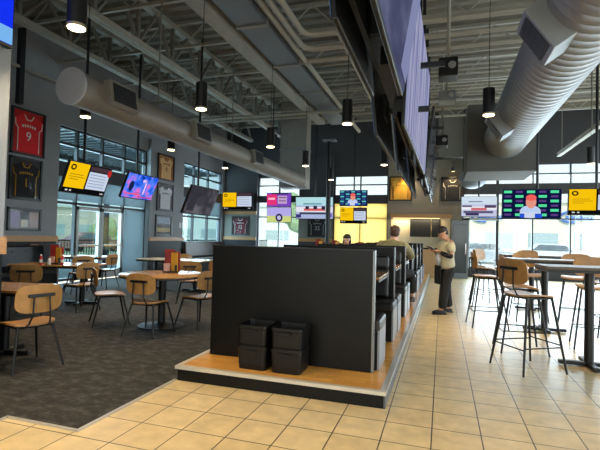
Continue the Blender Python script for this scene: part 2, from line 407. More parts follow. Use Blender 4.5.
# patio railing
rl = thing('patio_railing', (-13.7, 0, -.1), 'black metal patio railing outside the glass door', 'railing')
MB().b2(-.03, .03, 5, 34, 1.12, 1.18).b2(-.02, .02, 5, 34, .12, .16).build('rail', BLACKM, rl)
pk = MB(); y = 5.
while y < 34: pk.b2(-.012, .012, y-.012, y+.012, .1, 1.14); y += .14
pk.build('pickets', BLACKM, rl)
pp = MB()
for y in (5, 8, 11, 14, 17, 20, 23, 26, 29, 32): pp.b2(-.03, .03, y-.03, y+.03, 0, 1.2)
pp.build('posts', BLACKM, rl)
# slatted patio canopy
cn = thing('patio_canopy', (0, 0, 0), 'slatted metal canopy over the patio', 'canopy')
m_ = MB(); y = 7.
while y < 19: m_.box((-11.6, y, 4.2), (3.4, .27, .05), rot=(.35, 0, 0)); y += .31
m_.build('slats', mat('canopy_slat', (112, 116, 120), .6), cn)
mb_ = MB().b2(-13.3, -13.1, 6.8, 19.2, 4.02, 4.3)
for y in (7, 11, 15, 19): mb_.b2(-13.28, -13.12, y-.08, y+.08, -.1, 4.05)
mb_.build('canopy_frame', WFRAME, cn)
def building(loc, d, wall, label, wins=6, sign=None, rz=0):
    r = thing('shop_building', loc, label, 'building', rz)
    MB().b2(-d[0]/2, d[0]/2, 0, d[1], 0, d[2]).build('wall', wall, r)
    MB().b2(-d[0]/2-.2, d[0]/2+.2, -.25, d[1]+.2, d[2], d[2]+.4).build('roof_parapet', WHITEP, r)
    for i in range(wins):
        x = -d[0]/2+d[0]*(i+.5)/wins
        MB().b2(x-d[0]/wins*.33, x+d[0]/wins*.33, -.05, .02, .9, 2.4).build('window_pane', mat('shop_glass', (176, 190, 192), .2), r)
    return r
CREAM = mat('cream_stucco', (232, 226, 200), .9); BRICK = mat('tan_brick', (218, 204, 188), .9, vary=.1)
PALE = mat('pale_stucco', (226, 230, 226), .9)
b1 = building((7, 46, -.1), (30, 10, 5.2), CREAM, 'cream shop across the parking lot behind the right windows', 8)
BLUE = mat('blue_sign', (60, 110, 190), .5)
for x in (-3.2, 4.3):
    arc = MB(); pts = [(x+1.1*cos(a), -.12, 3.9+.5*sin(a)) for a in [RAD(k) for k in range(60, 300, 20)]]
    arc.tube(pts, .12, 6); arc.b2(x-.6, x+1.6, -.15, -.05, 3.6, 4.0); arc.build('shop_sign', BLUE, b1)
MB().b2(-9, -5, -.15, -.03, 3.5, 3.9).build('shop_sign', mat('grey_sign', (150, 160, 165), .5), b1)
building((-27, 64, -.1), (34, 10, 6), PALE, 'pale building outside the far middle windows', 6)
building((-46, 48, -.1), (10, 30, 4.6), BRICK, 'low tan brick building beyond the patio lawn', 3, rz=RAD(60))
def car(loc, rz, m, label):
    r = thing('parked_car', loc, label, 'car', rz)
    MB().prism([(-2.1, .3), (2.1, .3), (2.15, .75), (1.3, .9), (.7, 1.4), (-1.0, 1.45), (-1.7, .95), (-2.15, .85)], 1, -.85, .85).build('body', m, r)
    MB().prism([(1.05, .95), (.62, 1.34), (-.95, 1.38), (-1.4, .97)], 1, -.87, .87).build('windows', mat('car_glass', (110, 120, 126), .1), r)
    for sx in (-1.3, 1.3):
        for sy in (-.8, .8): MB().cyl((sx, sy-.1, .32), (sx, sy+.1, .32), .32).build('wheel', BLACKP, r)
car((2.6, 33, -.1), RAD(8), mat('car_silver', (190, 195, 200), .3, metal=.3), 'silver car parked outside the right windows')
car((7.4, 35, -.1), RAD(-4), mat('car_white', (230, 232, 232), .3), 'white car parked outside behind the baseball television')
car((-25, 27, -.1), RAD(70), mat('car_red', (170, 120, 116), .3), 'red car parked past the patio railing')
LEAF = mat('tree_leaves', (150, 172, 128), .9, vary=.25, scale=6)
BARK = mat('tree_bark', (96, 78, 62), .9)
def tree(loc, h, r_, label, sd):
    random.seed(sd); r = thing('street_tree', loc, label, 'tree')
    MB().cyl((0, 0, 0), (0, 0, h*.6), .16, .1).build('trunk', BARK, r)
    c = MB()
    for k in range(22):
        a = random.random()*2*pi; q = random.random()**.5*r_; z = h*.62+(random.random()-.5)*r_*1.3
        c.sph((q*cos(a), q*sin(a), z), r_*(.3+.25*random.random()), n=8)
    c.build('crown', LEAF, r)
tree((-25, 22, -.1), 1.9, 1.0, 'leafy green tree outside left of the patio door', 1)
tree((-29, 33, -.1), 2.3, 1.3, 'leafy green tree outside behind the patio door', 2)
tree((-32, 47, -.1), 3, 1.6, 'green tree far beyond the white jersey column windows', 3)
tree((-14, 45, -.1), 6, 2.6, 'green tree far behind the right entrance panel', 4)

# ------------------------------------------------------------------ ceiling steel
def joist_x(yc, x0, x1, z=5.75):
    m = MB().b2(x0, x1, yc-.04, yc+.04, 6.31, 6.39).b2(x0, x1, yc-.035, yc+.035, z, z+.06)
    n = int((x1-x0)/.62); up = True
    for i in range(n):
        a = x0+(x1-x0)*i/n; b = x0+(x1-x0)*(i+1)/n
        m.cyl((a, yc, z+.03 if up else 6.35), (b, yc, 6.35 if up else z+.03), .016, n=6); up = not up
    return m
y = -4.
k = 0
while y < 18.2:
    struct(joist_x(y, XL, XR).build('ceiling_beam', STEEL), 'open web steel joist crossing under the roof deck', 'joist')['group'] = 'roof joists'
    y += 1.85
def girder_y(xc, y0, y1, lab, z=5.3):
    r = thing('ceiling_truss', (0, 0, 0), lab, 'truss', kind='structure')
    MB().b2(xc-.07, xc+.07, y0, y1, 5.72, 5.75).b2(xc-.09, xc+.09, y0, y1, 5.6, 5.72).build('top_chord', STEEL, r) if False else None
    MB().b2(xc-.08, xc-.01, y0, y1, z-.02, z+.1).b2(xc+.01, xc+.08, y0, y1, z-.02, z+.1).build('bottom_chord', STEEL, r)
    MB().b2(xc-.08, xc+.08, y0, y1, 6.2, 6.3).build('top_chord', STEEL, r)
    n = int((y1-y0)/1.2); w = MB(); st = (y1-y0)/n
    for i in range(n):
        a = y0+st*i
        w.cyl((xc, a, z+.04), (xc, a+st/2, 6.25), .045, n=6).cyl((xc, a+st/2, 6.25), (xc, a+st, z+.04), .045, n=6)
        w.b2(xc-.035, xc+.035, a-.04, a+.04, z, 6.25)
    w.build('web_bracing', STEELD, r)
girder_y(-6.1, 1.5, 17.5, 'inner zigzag roof truss over the carpeted dining area')
girder_y(-7.9, 1.5, 17.5, 'outer zigzag roof truss near the window wall', 5.45)
girder_y(-2.0, 8.6, 18, 'zigzag roof truss behind the hanging television row', 5.5)
struct(MB().b2(-4.03, -3.77, 2, 14.2, 5.15, 5.4).build('ceiling_beam', STEEL), 'wide pale box beam running along the ceiling', 'beam')
rd = thing('rectangular_duct', (0, 0, 0), 'flat grey rectangular duct beside the pale ceiling beam', 'duct')
MB().b2(-3.62, -3.06, 2, 14.5, 5.2, 5.5).build('duct_body', mat('blue_grey_duct', (104, 108, 110), .5, metal=.3), rd)
for y in (3.5, 5.4, 7.3, 9.2, 11.1, 13): MB().b2(-3.65, -3.03, y-.02, y+.02, 5.17, 5.53).build('duct_flange', DUCTD, rd)
PIPE = mat('painted_pipe', (150, 143, 128), .55)
tag(MB().tube([(-2.95, 2, 5.3), (-2.95, 16, 5.3)], .06, 10).build('sprinkler_pipe', PIPE), 'straight round pipe running along the flat duct', 'pipe')
def bentpipe(y, x_turn, lab, z):
    pts = [(7.5, y, z)]+[(x_turn+.25, y, z)]+[(x_turn+.25-.25*sin(a), y-.25+.25*cos(a), z) for a in (.4, .8, 1.2)]+[(x_turn, y-.3, z), (x_turn, 1.5, z)]
    tag(MB().tube(pts, .055, 10).build('ceiling_pipe', PIPE), lab, 'pipe')
bentpipe(8.12, -2.6, 'bent ceiling pipe nearest the viewer above the televisions', 5.3)
bentpipe(8.72, -2.78, 'bent ceiling pipe in the middle of three above the televisions', 5.29)
tag(MB().tube([(7.5, 9.3, 5.28), (-3.6, 9.3, 5.28)], .05, 10).build('ceiling_pipe', PIPE), 'straight cross pipe behind the two bent ceiling pipes', 'pipe')
tag(MB().tube([(7.5, 13.5, 5.25), (-8.6, 13.5, 5.25)], .04, 8).build('ceiling_pipe', PIPE), 'thin cross pipe farthest back above the bar windows', 'pipe')
tag(MB().tube([(XL+.3, 3, 5.15), (XL+.3, 18, 5.15)], .04, 8).build('ceiling_pipe', PIPE), 'thin pale pipe along the top of the window wall', 'pipe')
tag(MB().tube([(-7.9, 12.6, 5.1), (-2.2, 12.6, 5.1)], .05, 8).build('ceiling_pipe', PIPE), 'cross pipe above the far end of the left duct', 'pipe')

# round ducts
def round_duct(x, z, r, y0, y1, name, label, m, seam, cap):
    t = thing(name, (x, y0, z), label, 'duct')
    L = y1-y0; pr = []; s = 0.; b = MB(); n = 36; rings = []
    ys = []
    while s < L:
        ys += [(s, r), (s+seam*.86, r), (s+seam*.9, r+.0025), (s+seam*.96, r+.0025)]; s += seam
    ys = [(min(a, L), b) for a, b in ys if a < L]+[(L, r)]
    for yy, rr in ys: rings.append([b.bm.verts.new((rr*cos(2*pi*k/n), yy, rr*sin(2*pi*k/n))) for k in range(n)])
    for A, B in zip(rings, rings[1:]):
        for k in range(n): b.bm.faces.new((A[k], A[(k+1) % n], B[(k+1) % n], B[k]))
    b.build('duct_body', m, t, smooth=True)
    MB().cyl((0, -.012, 0), (0, .02, 0), r+.015, n=36).build('end_cap', cap, t)
    MB().cyl((0, L-.02, 0), (0, L+.01, 0), r+.015, n=36).build('end_cap', cap, t)
    return t
def diffuser(t, yy, ang, r, w=.5, h=.3, m=DUCT, dep=.16):
    """register box standing off the duct at angle ang (0=+X, 90=up)"""
    a = RAD(ang); n = Vector((cos(a), 0, sin(a))); up = Vector((-sin(a), 0, cos(a)))
    o = Vector((0, yy, 0))+n*(r+.02)
    rot = (0, -a, 0)
    MB().box(o, (dep, w, h), rot=rot, bev=.008).build('air_register', m, t)
    f = MB()
    f.box(o+n*(dep/2+.004), (.012, w*.8, h*.78), rot=rot)
    gr = f.build('register_grille', GRILLE, t)
    s = MB()
    for k in range(5): s.box(o+n*(dep/2+.012)+up*(h*.78*(k/4-.5)*.8), (.01, w*.8, .012), rot=rot)
    s.build('grille_blade', GRILLE, t)
dl = round_duct(-5.0, 3.44, .25, 4.9, 15.4, 'air_duct', 'long dark grey round duct above the carpeted dining area', DUCTD, 1.3, mat('duct_end_cap_sheen', (196, 198, 208), .6))  # cap colour lightened to stand in for light reflected off it
for yy in (.72, 3.1, 6.0): diffuser(dl, yy, 8, .25, .62, .36, DUCTD, .12)
MB().cyl((0, 2.0, .2), (0, 2.0, 2.9), .012, n=6).cyl((0, 5, .2), (0, 5, 2.9), .012, n=6).cyl((0, 8.5, .2), (0, 8.5, 2.9), .012, n=6).build('hanger_rod', STEELD, dl)
drt = round_duct(1.42, 3.9, .47, 2.2, 11.6, 'air_duct', 'large pale spiral round duct over the bar tables', DUCT, .17, DUCT)
for yy in (2.95, 6.9): diffuser(drt, yy, 214, .47, .5, .5, DUCT, .3)
MB().cyl((0, 2.2, .4), (0, 2.2, 2.42), .012, n=6).cyl((0, 6, .4), (0, 6, 2.42), .012, n=6).build('hanger_rod', STEELD, drt)
# bulkhead the right duct runs into
struct(MB().b2(.55, 2.1, 11.62, 13.4, 3.1, 4.75).build('wall_back_bulkhead', mat('bulkhead_grey', (84, 83, 79), .8)), 'grey box bulkhead where the pale spiral duct ends', 'bulkhead')
el = thing('duct_elbow', (1.05, 17.95, 3.75), 'rounded metal duct elbow below the grey bulkhead', 'duct')
MB().sph((0, 0, 0), .42, (1.2, 1, .9), 20).build('elbow_shell', DUCT, el, smooth=True)
MB().cyl((0, 0, .3), (0, 0, 2.8), .3, n=20).build('riser', DUCT, el, smooth=True)
bk = thing('square_riser_duct', (-5.3, 15.45, 3.2), 'pale square duct riser at the end of the left duct', 'duct')
MB().b2(-.5, .5, 0, .6, 0, 3.18).build('duct_body', DUCTD, bk)
MB().b2(-.52, .52, -.02, .62, 1.4, 1.45).build('flange', DUCT, bk)
struct(MB().b2(-.2, .72, 17.9, YB-.06, 4.6, ZC).build('wall_back_soffit', mat('soffit_grey', (98, 95, 88), .8)), 'plain grey soffit above the taupe far wall', 'soffit')

# ------------------------------------------------------------------ pendants
WARM = (255, 214, 150)
def make_pendant(loc, label):
    t = thing('pendant_lamp', loc, label, 'lamp', group='black cylinder pendants')
    MB().lathe([(.09, .03), (.09, .42), (.02, .42)], n=24).build('lamp_shade', BLACKM, t, smooth=True)
    MB().cyl((0, 0, .42), (0, 0, 2.35), .006, n=6).build('cable', BLACKM, t)
    MB().lathe([(.09, 0), (.09, .03), (.078, .03), (.078, 0)], n=24).build('trim_ring', mat('lamp_ring', (190, 180, 160), .3, metal=.6), t, smooth=True)
    MB().cyl((0, 0, -.006), (0, 0, .0), .08, n=20).build('lens', emit((255, 226, 170), 22.), t)
    return t
lamps = [((-3.46, 3.43), 'nearest black cylinder pendant, above the small table at the pillar'), ((-3.70, 6.22), 'black cylinder pendant above the round table, second nearest of its row'),
 ((-3.70, 9.23), 'black cylinder pendant in the middle of the row over the carpet edge'), ((-1.62, 7.62), 'black cylinder pendant beside the hanging televisions over the booths'),
 ((-3.70, 11.91), 'small far black pendant in front of the square duct riser'), ((-3.70, 14.96), 'farthest black pendant above the race car television'),
 ((-6.21, 9.12), 'black pendant below the left duct near the cream jersey'), ((-6.21, 11.9), 'black pendant under the left duct near the far corner'),
 ((-5.97, 6.19), 'black pendant under the left duct above the red jersey wall'), ((.67, 7.55), 'black cylinder pendant beside the pale spiral duct'),
 ((3.51, 12.75), 'black pendant above the yellow screen by the bar windows'), ((-1.53, 12.1), 'unlit looking black pendant before the gold jersey frame'),
 ((.67, 1.6), 'black pendant over the tiled aisle near the viewpoint'), ((-2.7, 1.7), 'black pendant in front of the raised platform'), ((3.4, 7.0), 'black pendant over the second bar table'),
 ((-.4, -1.2), 'black pendant behind the viewpoint over the aisle'), ((3.4, 2.0), 'black pendant over the tiled floor before the bar tables')]
LP0 = None
ENERGY = {12: 380, 13: 420, 15: 380, 16: 340}
for i, ((x, y), lab) in enumerate(lamps):
    if LP0 is None: LP0 = make_pendant((x, y, 3.4), lab)
    else: dup(LP0, (x, y, 3.4), 0, lab)
    l = bpy.data.lights.new('pendant_light', 'SPOT'); l.energy = ENERGY.get(i, 230); l.color = (1, .76, .46)
    l.spot_size = RAD(112); l.spot_blend = .8; l.shadow_soft_size = .07
    lo = bpy.data.objects.new('pendant_light', l); COL.objects.link(lo); lo.location = (x, y, 3.38)

# ------------------------------------------------------------------ platform and booths
pf = MB().b2(-2.395, -.44, 3.745, 17.2, 0, .118).build('platform', BLACK); struct(pf, 'raised black sided platform carrying the booth row', 'platform')
MB().b2(-2.37, -.47, 3.77, 17.2, .118, .14).build('wood_deck', PLANK, pf)
NOSE = mat('aluminium_edge', (214, 208, 196), .35, metal=.35)
MB().b2(-2.415, -.42, 3.725, 3.775, .112, .143).b2(-2.415, -2.365, 3.775, 17.2, .112, .143).build('edge_nosing', NOSE, pf)
MB().b2(-.47, -.42, 3.775, 17.2, .112, .143).build('side_nosing', ALU, pf)
MB().b2(-.44, -.425, 3.745, 17.2, 0, .112).build('side_kick_plate', mat('grey_kick_plate', (92, 98, 108), .3, metal=.5), pf)
PT = mat('black_partition_panel', (13, 13, 13), .36, spec=.22, vary=.3, scale=2.5)
pn = thing('booth_partition', (-1.46, 4.25, .143), 'wide black partition panel at the near end of the platform', 'partition')
MB().b2(-.855, .855, -.03, .03, 0, 1.14).build('panel', PT, pn)
MB().b2(.842, .862, -.034, .034, 0, 1.142).build('edge_strip', mat('grey_edge_strip', (128, 130, 132), .35, metal=.4), pn)
MB().b2(-.862, .862, -.034, .034, 1.14, 1.15).build('top_strip', BLACKM, pn)
BEND = mat('bench_end_window_sheen', (138, 142, 150), .3)  # pale tone paints the window reflection onto the dark end panels
BX0, BX1 = -2.27, -.555
def make_bench(loc, rz, label, group):
    """bench facing +Y, its back plane at y=0"""
    t = thing('booth_bench', loc, label, 'booth bench', rz, group)
    W = (BX1-BX0)/2
    MB().b2(-W+.02, W-.02, .03, .5, .003, .36).build('base', BLACK, t)
    MB().b2(W-.02, W, .03, .5, .003, .38).build('end_panel', BEND, t); MB().b2(-W, -W+.02, .03, .5, .003, .38).build('end_panel', BEND, t)
    MB().box((0, .28, .42), (2*W, .52, .12), bev=.03).build('seat_cushion', BLACKV, t)
    MB().box((0, .1, .68), (2*W-.22, .12, .38), rot=(.12, 0, 0), bev=.03).build('back_cushion', BLACKV, t)
    MB().box((0, .08, .95), (2*W-.22, .13, .2), rot=(.1, 0, 0), bev=.045).build('headrest_roll', BLACKV, t)
    return t
XC = (BX0+BX1)/2
PITCH = 1.85; Y0 = 4.285
ordn = ['first', 'second', 'third', 'fourth', 'fifth', 'sixth']
bench0 = None
def make_divider(loc, label):
    t = thing('booth_divider', loc, label, 'divider', group='panels between the booths')
    MB().b2(-.78, .80, -.022, .022, 0, 1.14).build('panel', PT, t)
    MB().b2(.80, .815, -.026, .026, 0, 1.145).build('edge_strip', MATS['grey_edge_strip'], t)
    return t
div0 = None
def make_booth_table(loc, label):
    t = thing('booth_table', loc, label, 'table', group='tables in the booth row')
    MB().box((0, 0, .83), (1.4, .8, .03), bev=.006).build('tabletop', WOODT, t)
    MB().box((0, 0, .802), (1.39, .79, .026)).build('table_edge', BLACKM, t)
    MB().cyl((.1, 0, .03), (.1, 0, .79), .045).build('pedestal', BLACKM, t)
    MB().box((.1, 0, .018), (.6, .08, .03)).box((.1, 0, .018), (.08, .5, .03)).build('foot', BLACKM, t)
    return t
bt0 = None
NB = 6
for k in range(NB):
    ya = Y0+k*PITCH; yb = ya+PITCH-.07
    la = 'black vinyl bench with its back to the viewer in the %s booth from the partition' % ordn[k]
    lb = 'black vinyl bench facing the viewer in the %s booth from the partition' % ordn[k]
    if bench0 is None: bench0 = make_bench((XC, ya, .14), 0, la, 'benches of the booth row')
    else: dup(bench0, (XC, ya, .14), 0, la)
    dup(bench0, (XC, yb, .14), pi, lb)
    ld = 'black divider panel closing the %s booth from the partition' % ordn[k]
    if div0 is None: div0 = make_divider((XC, yb+.035, .143), ld)
    else: dup(div0, (XC, yb+.035, .143), 0, ld)
    lt = 'oak topped booth table in the %s booth from the partition' % ordn[k]
    if bt0 is None: bt0 = make_booth_table((-1.33, (ya+yb)/2, .143), lt)
    else: dup(bt0, (-1.33, (ya+yb)/2, .143), 0, lt)

# bins
def bin_mesh(w, d, h, t=.012, taper=.9):
    """open rectangular bin with rounded corners, lip and mid band"""
    m = MB()
    def ring(sc, z, r=.035):
        vs = []
        W, D = w/2*sc, d/2*sc
        for cx, cy, a0 in ((W-r, D-r, 0), (-W+r, D-r, 90), (-W+r, -D+r, 180), (W-r, -D+r, 270)):
            for k in range(5):
                a = RAD(a0+k*22.5); vs.append(m.bm.verts.new((cx+r*cos(a), cy+r*sin(a), z)))
        return vs
    L = [ring(taper, 0), ring(taper+.02, h*.18), ring(taper+.035, h*.2), ring(.985, h-.035), ring(1.012, h-.03), ring(1.012, h), ring(.95, h), ring(taper-.05, .015)]
    for A, B in zip(L, L[1:]):
        n = len(A)
        for k in range(n): m.bm.faces.new((A[k], A[(k+1) % n], B[(k+1) % n], B[k]))
    m.bm.faces.new(L[0][::-1]); m.bm.faces.new(L[-1])
    return m
def make_bin(loc, label):
    t = thing('bus_bin', loc, label, 'bin', group='black plastic bins on the platform')
    bin_mesh(.30, .32, .22, taper=.91).build('tub', BLACKP, t, smooth=False)
    MB().box((0, -.174, .175), (.11, .016, .02), bev=.004).build('handle', BLACKP, t); MB().box((0, .174, .175), (.11, .016, .02), bev=.004).build('handle', BLACKP, t)
    return t
bn0 = make_bin((-1.69, 4.025, .145), 'black plastic bin at the bottom of the left stack')
dup(bn0, (-1.69, 4.025, .145+.192), 0, 'black plastic bin on top of the left stack')
dup(bn0, (-1.35, 4.02, .145), 0, 'black plastic bin at the bottom of the right stack')
dup(bn0, (-1.35, 4.02, .145+.192), 0, 'black plastic bin on top of the right stack')

# ------------------------------------------------------------------ chairs
def make_chair(hs, loc, rz, label, cat, name, bar=False):
    t = thing(name, loc, label, cat, rz)
    def seatfn(u, v):
        z = hs+.012*(abs(u)/.2)**2-.02*max(0, v/.2)**2*(1 if v > 0 else 0)
        return (u, v, z), (0, 0, 1)
    MB().slab(seatfn, .018, .45, .43, ex=3.4).build('seat', WOOD, t, smooth=True)
    def backfn(u, v):
        yy = -.235+.55*u*u-.10*v; return (u, yy, hs+.26+v), Vector((-1.1*u, 1, .1)).normalized()
    MB().slab(backfn, .014, .46, .28, ex=3.6).build('backrest', WOOD, t, smooth=True)
    b = MB()
    for sx in (-.075, .075):
        b.tube([(sx*1.5, .1, hs-.018), (sx*1.5, -.16, hs-.018), (sx*1.4, -.23, hs+.01), (sx*1.15, -.268, hs+.1), (sx, -.262, hs+.29)], .009, 8)
    b.box((0, -.26, hs+.295), (.26, .02, .032), bev=.004)
    b.build('back_support', BLACKM, t)
    fr = MB().tube([(-.17, -.16, hs-.025), (.17, -.16, hs-.025), (.17, .16, hs-.025), (-.17, .16, hs-.025), (-.17, -.16, hs-.025)], .01, 6)
    fr.build('seat_frame', BLACKM, t)
    sp = .075+.05*hs
    for sx in (-1, 1):
        for sy in (-1, 1):
            MB().tube([(sx*.17, sy*.16, hs-.02), (sx*(.17+sp*.8), sy*(.16+sp), 0)], [.015, .0115], 8).build('leg', BLACKM, t)
    if bar:
        z = .26; q = (hs-.02-z)/(hs-.02); X = .17+sp*.8*q; Yy = .16+sp*q
        MB().tube([(-X, -Yy, z), (X, -Yy, z)], .008, 6).tube([(-X, Yy, z+.04), (X, Yy, z+.04)], .008, 6).tube([(X, -Yy, z+.02), (X, Yy, z+.02)], .008, 6).tube([(-X, -Yy, z+.02), (-X, Yy, z+.02)], .008, 6).build('footrest', BLACKM, t)
    return t
CZ = .009
chairs = [ # x, y, facing angle deg (direction seat faces, 90=+Y)
 (-4.05, 3.53, 166, 'oak dining chair nearest the viewer, at the small table by the pillar'),
 (-6.35, 5.55, 125, 'oak dining chair behind the pillar table, back turned to the viewer'),
 (-6.12, 6.35, 172, 'oak dining chair right of the rectangular table with red bottles'),
 (-8.05, 9.15, 185, 'oak dining chair right of the far table near the patio door'),
 (-7.85, 8.15, 150, 'oak dining chair in front of the far table by the patio door'),
 (-4.82, 5.62, 48, 'oak dining chair seen sideways left of the round table'),
 (-3.83, 5.25, 90, 'oak dining chair before the round table, back turned to the viewer'),
 (-3.5, 6.0, 162, 'oak dining chair right of the round table, near the partition'),
 (-4.9, 8.0, 120, 'oak dining chair behind the round table, hidden by the red menus'),
 (-4.75, 8.95, 120, 'oak dining chair before the right end of the long table'),
 (-6.75, 10.5, 265, 'oak dining chair beyond the long table, left of the menus'),
 (-5.75, 10.9, 265, 'oak dining chair beyond the long table, right of the menus'),
]
ch0 = None
for x, y, a, lab in chairs:
    if ch0 is None: ch0 = make_chair(.45, (x, y, CZ), RAD(a-90), lab, 'chair', 'dining_chair'); ch0['group'] = 'oak dining chairs on the carpet'
    else: dup(ch0, (x, y, CZ), RAD(a-90), lab)
bars = [
 (.92, 5.52, 32, 'oak bar stool nearest the viewer, left of the front bar table'),
 (.98, 6.42, 5, 'oak bar stool second in line along the front bar table'),
 (1.98, 6.98, 262, 'oak bar stool on the far side of the front bar table'),
 (2.4, 5.9, 180, 'oak bar stool at the right end of the front bar table'),
 (.72, 8.0, 8, 'oak bar stool left of the middle bar table'),
 (1.5, 8.95, 275, 'oak bar stool on the far side of the middle bar table'),
 (2.2, 8.75, 255, 'oak bar stool at the far right of the middle bar table'),
 (.9, 10.4, 0, 'oak bar stool left of the rear bar table, nearest the waiter'),
 (1.0, 11.3, 320, 'oak bar stool behind the rear bar table, farthest left'),
 (2.5, 8.0, 182, 'oak bar stool at the right end of the middle bar table'),
 (1.9, 11.3, 270, 'oak bar stool on the far side of the rear bar table'),
]
bs0 = None
for x, y, a, lab in bars:
    if bs0 is None: bs0 = make_chair(.82, (x, y, 0), RAD(a-90), lab, 'bar stool', 'bar_stool', True); bs0['group'] = 'oak bar stools'
    else: dup(bs0, (x, y, 0), RAD(a-90), lab)

# ------------------------------------------------------------------ tables
def round_table(loc, label, r=.62, z=.785):
    t = thing('round_table', loc, label, 'table')
    MB().lathe([(r-.012, z-.03), (r, z-.02), (r, z-.006), (r-.008, z)], n=48).build('tabletop', WOODT, t, smooth=True)
    MB().lathe([(r-.01, z-.05), (r-.01, z-.03)], n=40).build('table_edge', BLACKM, t)
    MB().cyl((0, 0, .03), (0, 0, z-.05), .055, n=18).build('pedestal', BLACKM, t, smooth=True)
    MB().lathe([(.34, 0), (.34, .012), (.1, .035), (.06, .06)], n=40).build('base_disc', BLACKM, t, smooth=True)
    return t
def rect_table(loc, rz, label, w, d, z, name='dining_table', top=WOODT, legs=1, tips=None):
    t = thing(name, loc, label, 'table', rz)
    MB().box((0, 0, z-.015), (w, d, .03), bev=.006).build('tabletop', top, t)
    MB().box((0, 0, z-.045), (w-.006, d-.006, .034)).build('table_edge', BLACKM, t)
    xs = [0] if legs == 1 else [-w/2+.3, w/2-.3]
    for x in xs:
        MB().cyl((x, 0, .03), (x, 0, z-.045), .05, n=18).build('pedestal', BLACKM, t, smooth=True)
        MB().box((x, 0, .03), (.62, .075, .045), bev=.01).box((x, 0, .03), (.075, .56, .045), bev=.01).build('cross_foot', BLACKM, t)
        if tips: 
            c = MB()
            for dx, dy in ((.29, 0), (-.29, 0), (0, .26), (0, -.26)): c.cyl((x+dx, dy, 0), (x+dx, dy, .058), .03, n=12)
            c.build('foot_cap', tips, t)
    return t
T1 = rect_table((-4.66, 3.78, CZ), RAD(12), 'small oak table partly hidden by the pillar half wall', .8, .7, .76, tips=CHROME)
T2 = rect_table((-7.0, 6.75, CZ), RAD(20), 'rectangular oak table holding the red bottles by the wall booth', 1.5, .76, .76, legs=2)
T3 = rect_table((-8.75, 9.3, CZ), RAD(15), 'far oak table beside the patio door', 1.15, .76, .76)
T4 = round_table((-4.02, 5.8, CZ), 'round oak table with red menus near the partition')
T5 = rect_table((-6.3, 9.6, CZ), RAD(2), 'long table beyond the round table, window sheen painted on its top', 1.7, .8, .76, top=mat('window_sheen_table_top', (232, 224, 206), .14, vary=.06), legs=2)  # whitish top colour paints in the window reflection on wood
T6 = rect_table((-4.75, 10.0, CZ), RAD(2), 'table with painted window sheen between the long table and the partition', 1.05, .76, .8, top=MATS['window_sheen_table_top'])
B1 = rect_table((1.62, 5.9, 0), 0, 'front bar height table nearest the viewer', 1.02, .66, 1.14, 'bar_table', top=mat('grey_table_top', (104, 92, 82), .42, spec=.25, vary=.1))
B2 = rect_table((1.57, 7.98, 0), 0, 'middle bar height table behind the front one', 1.1, .72, 1.14, 'bar_table', top=MATS['grey_table_top'])
B3 = rect_table((1.8, 10.4, 0), 0, 'rear bar height table closest to the far windows', 1.2, .72, 1.14, 'bar_table', top=MATS['grey_table_top'])

# table settings
RED = mat('ketchup_red', (178, 30, 30), .35); MUST = mat('mustard_yellow', (222, 170, 40), .4); MENU = mat('red_menu', (150, 34, 30), .45, vary=.3, scale=20)
MENUY = mat('yellow_menu', (226, 168, 52), .45)
def caddy(loc, rz, label, h=.3):
    t = thing('condiment_caddy', loc, label, 'caddy', rz, 'menu caddies on the tables')
    MB().box((0, 0, .012), (.2, .14, .02)).b2(-.1, -.09, -.07, .07, 0, .12).b2(.09, .1, -.07, .07, 0, .12).build('tray', BLACKM, t)
    MB().box((-.04, .045, h/2+.02), (.15, .012, h), rot=(.05, 0, .1)).build('menu_card', MENU, t)
    MB().box((.05, .02, h*.42+.02), (.12, .012, h*.85), rot=(.04, 0, -.3)).build('menu_card', MENUY, t)
    MB().box((.07, .052, h*.5), (.11, .012, h*.9), rot=(.04, 0, .1)).build('menu_card', MENU, t)
    MB().box((-.05, -.03, .08), (.09, .06, .12)).build('sauce_packet_box', mat('box_pinkwhite', (214, 170, 160), .5, vary=.3, scale=30), t)
    return t
def bottle(loc, label, m, capm, h=.19):
    t = thing('sauce_bottle', loc, label, 'bottle', group='sauce bottles')
    MB().lathe([(.028, 0), (.031, .01), (.031, h*.6), (.014, h*.82), (.012, h*.86)], n=16).build('bottle_body', m, t, smooth=True)
    MB().lathe([(.015, h*.86), (.015, h), (.006, h)], n=12).build('cap', capm, t)
    MB().cyl((0, 0, h*.2), (0, 0, h*.5), .0318, n=16, caps=False).build('bottle_label', WHITEP, t)
c4 = caddy((-4.02, 6.0, .797), .2, 'tall caddy of red and yellow menus on the round table', .34)
c2 = caddy((-7.0, 6.65, .77), .3, 'caddy of red menus on the rectangular table by the wall booth', .34)
bottle((-7.05, 6.38, .77), 'red sauce bottle standing left of the menus', RED, WHITEP)
bottle((-6.8, 6.62, .77), 'red sauce bottle standing right of the menus', RED, WHITEP)
bottle((-6.9, 6.42, .77), 'white capped sauce bottle in front of the red menus', WHITEP, RED, .15)
# back tables with menus, seen over the partition
T7 = rect_table((-3.55, 14.2, CZ), 0, 'tall far table behind the partition holding yellow menus', 1.2, .76, .95, 'bar_table')
T8 = rect_table((-2.85, 16.0, CZ), 0, 'far table below the yellow shaded window', 1.2, .76, .8) if False else None
caddy((-3.85, 14.1, .96), .1, 'caddy of yellow and red menus on the tall far table', .36)
caddy((-3.3, 14.1, .96), -.2, 'caddy of red menus on the tall far table, right of the yellow menus', .34)
caddy((-1.85, 10.75, .99), 0, 'caddy of red menus on the fourth booth table', .3)
caddy((-1.4, 10.8, .99), .1, 'caddy of dark red menus in the middle of the fourth booth table', .28)
caddy((-1.3, 12.6, .99), 0, 'caddy of red menus on the fifth booth table', .3)

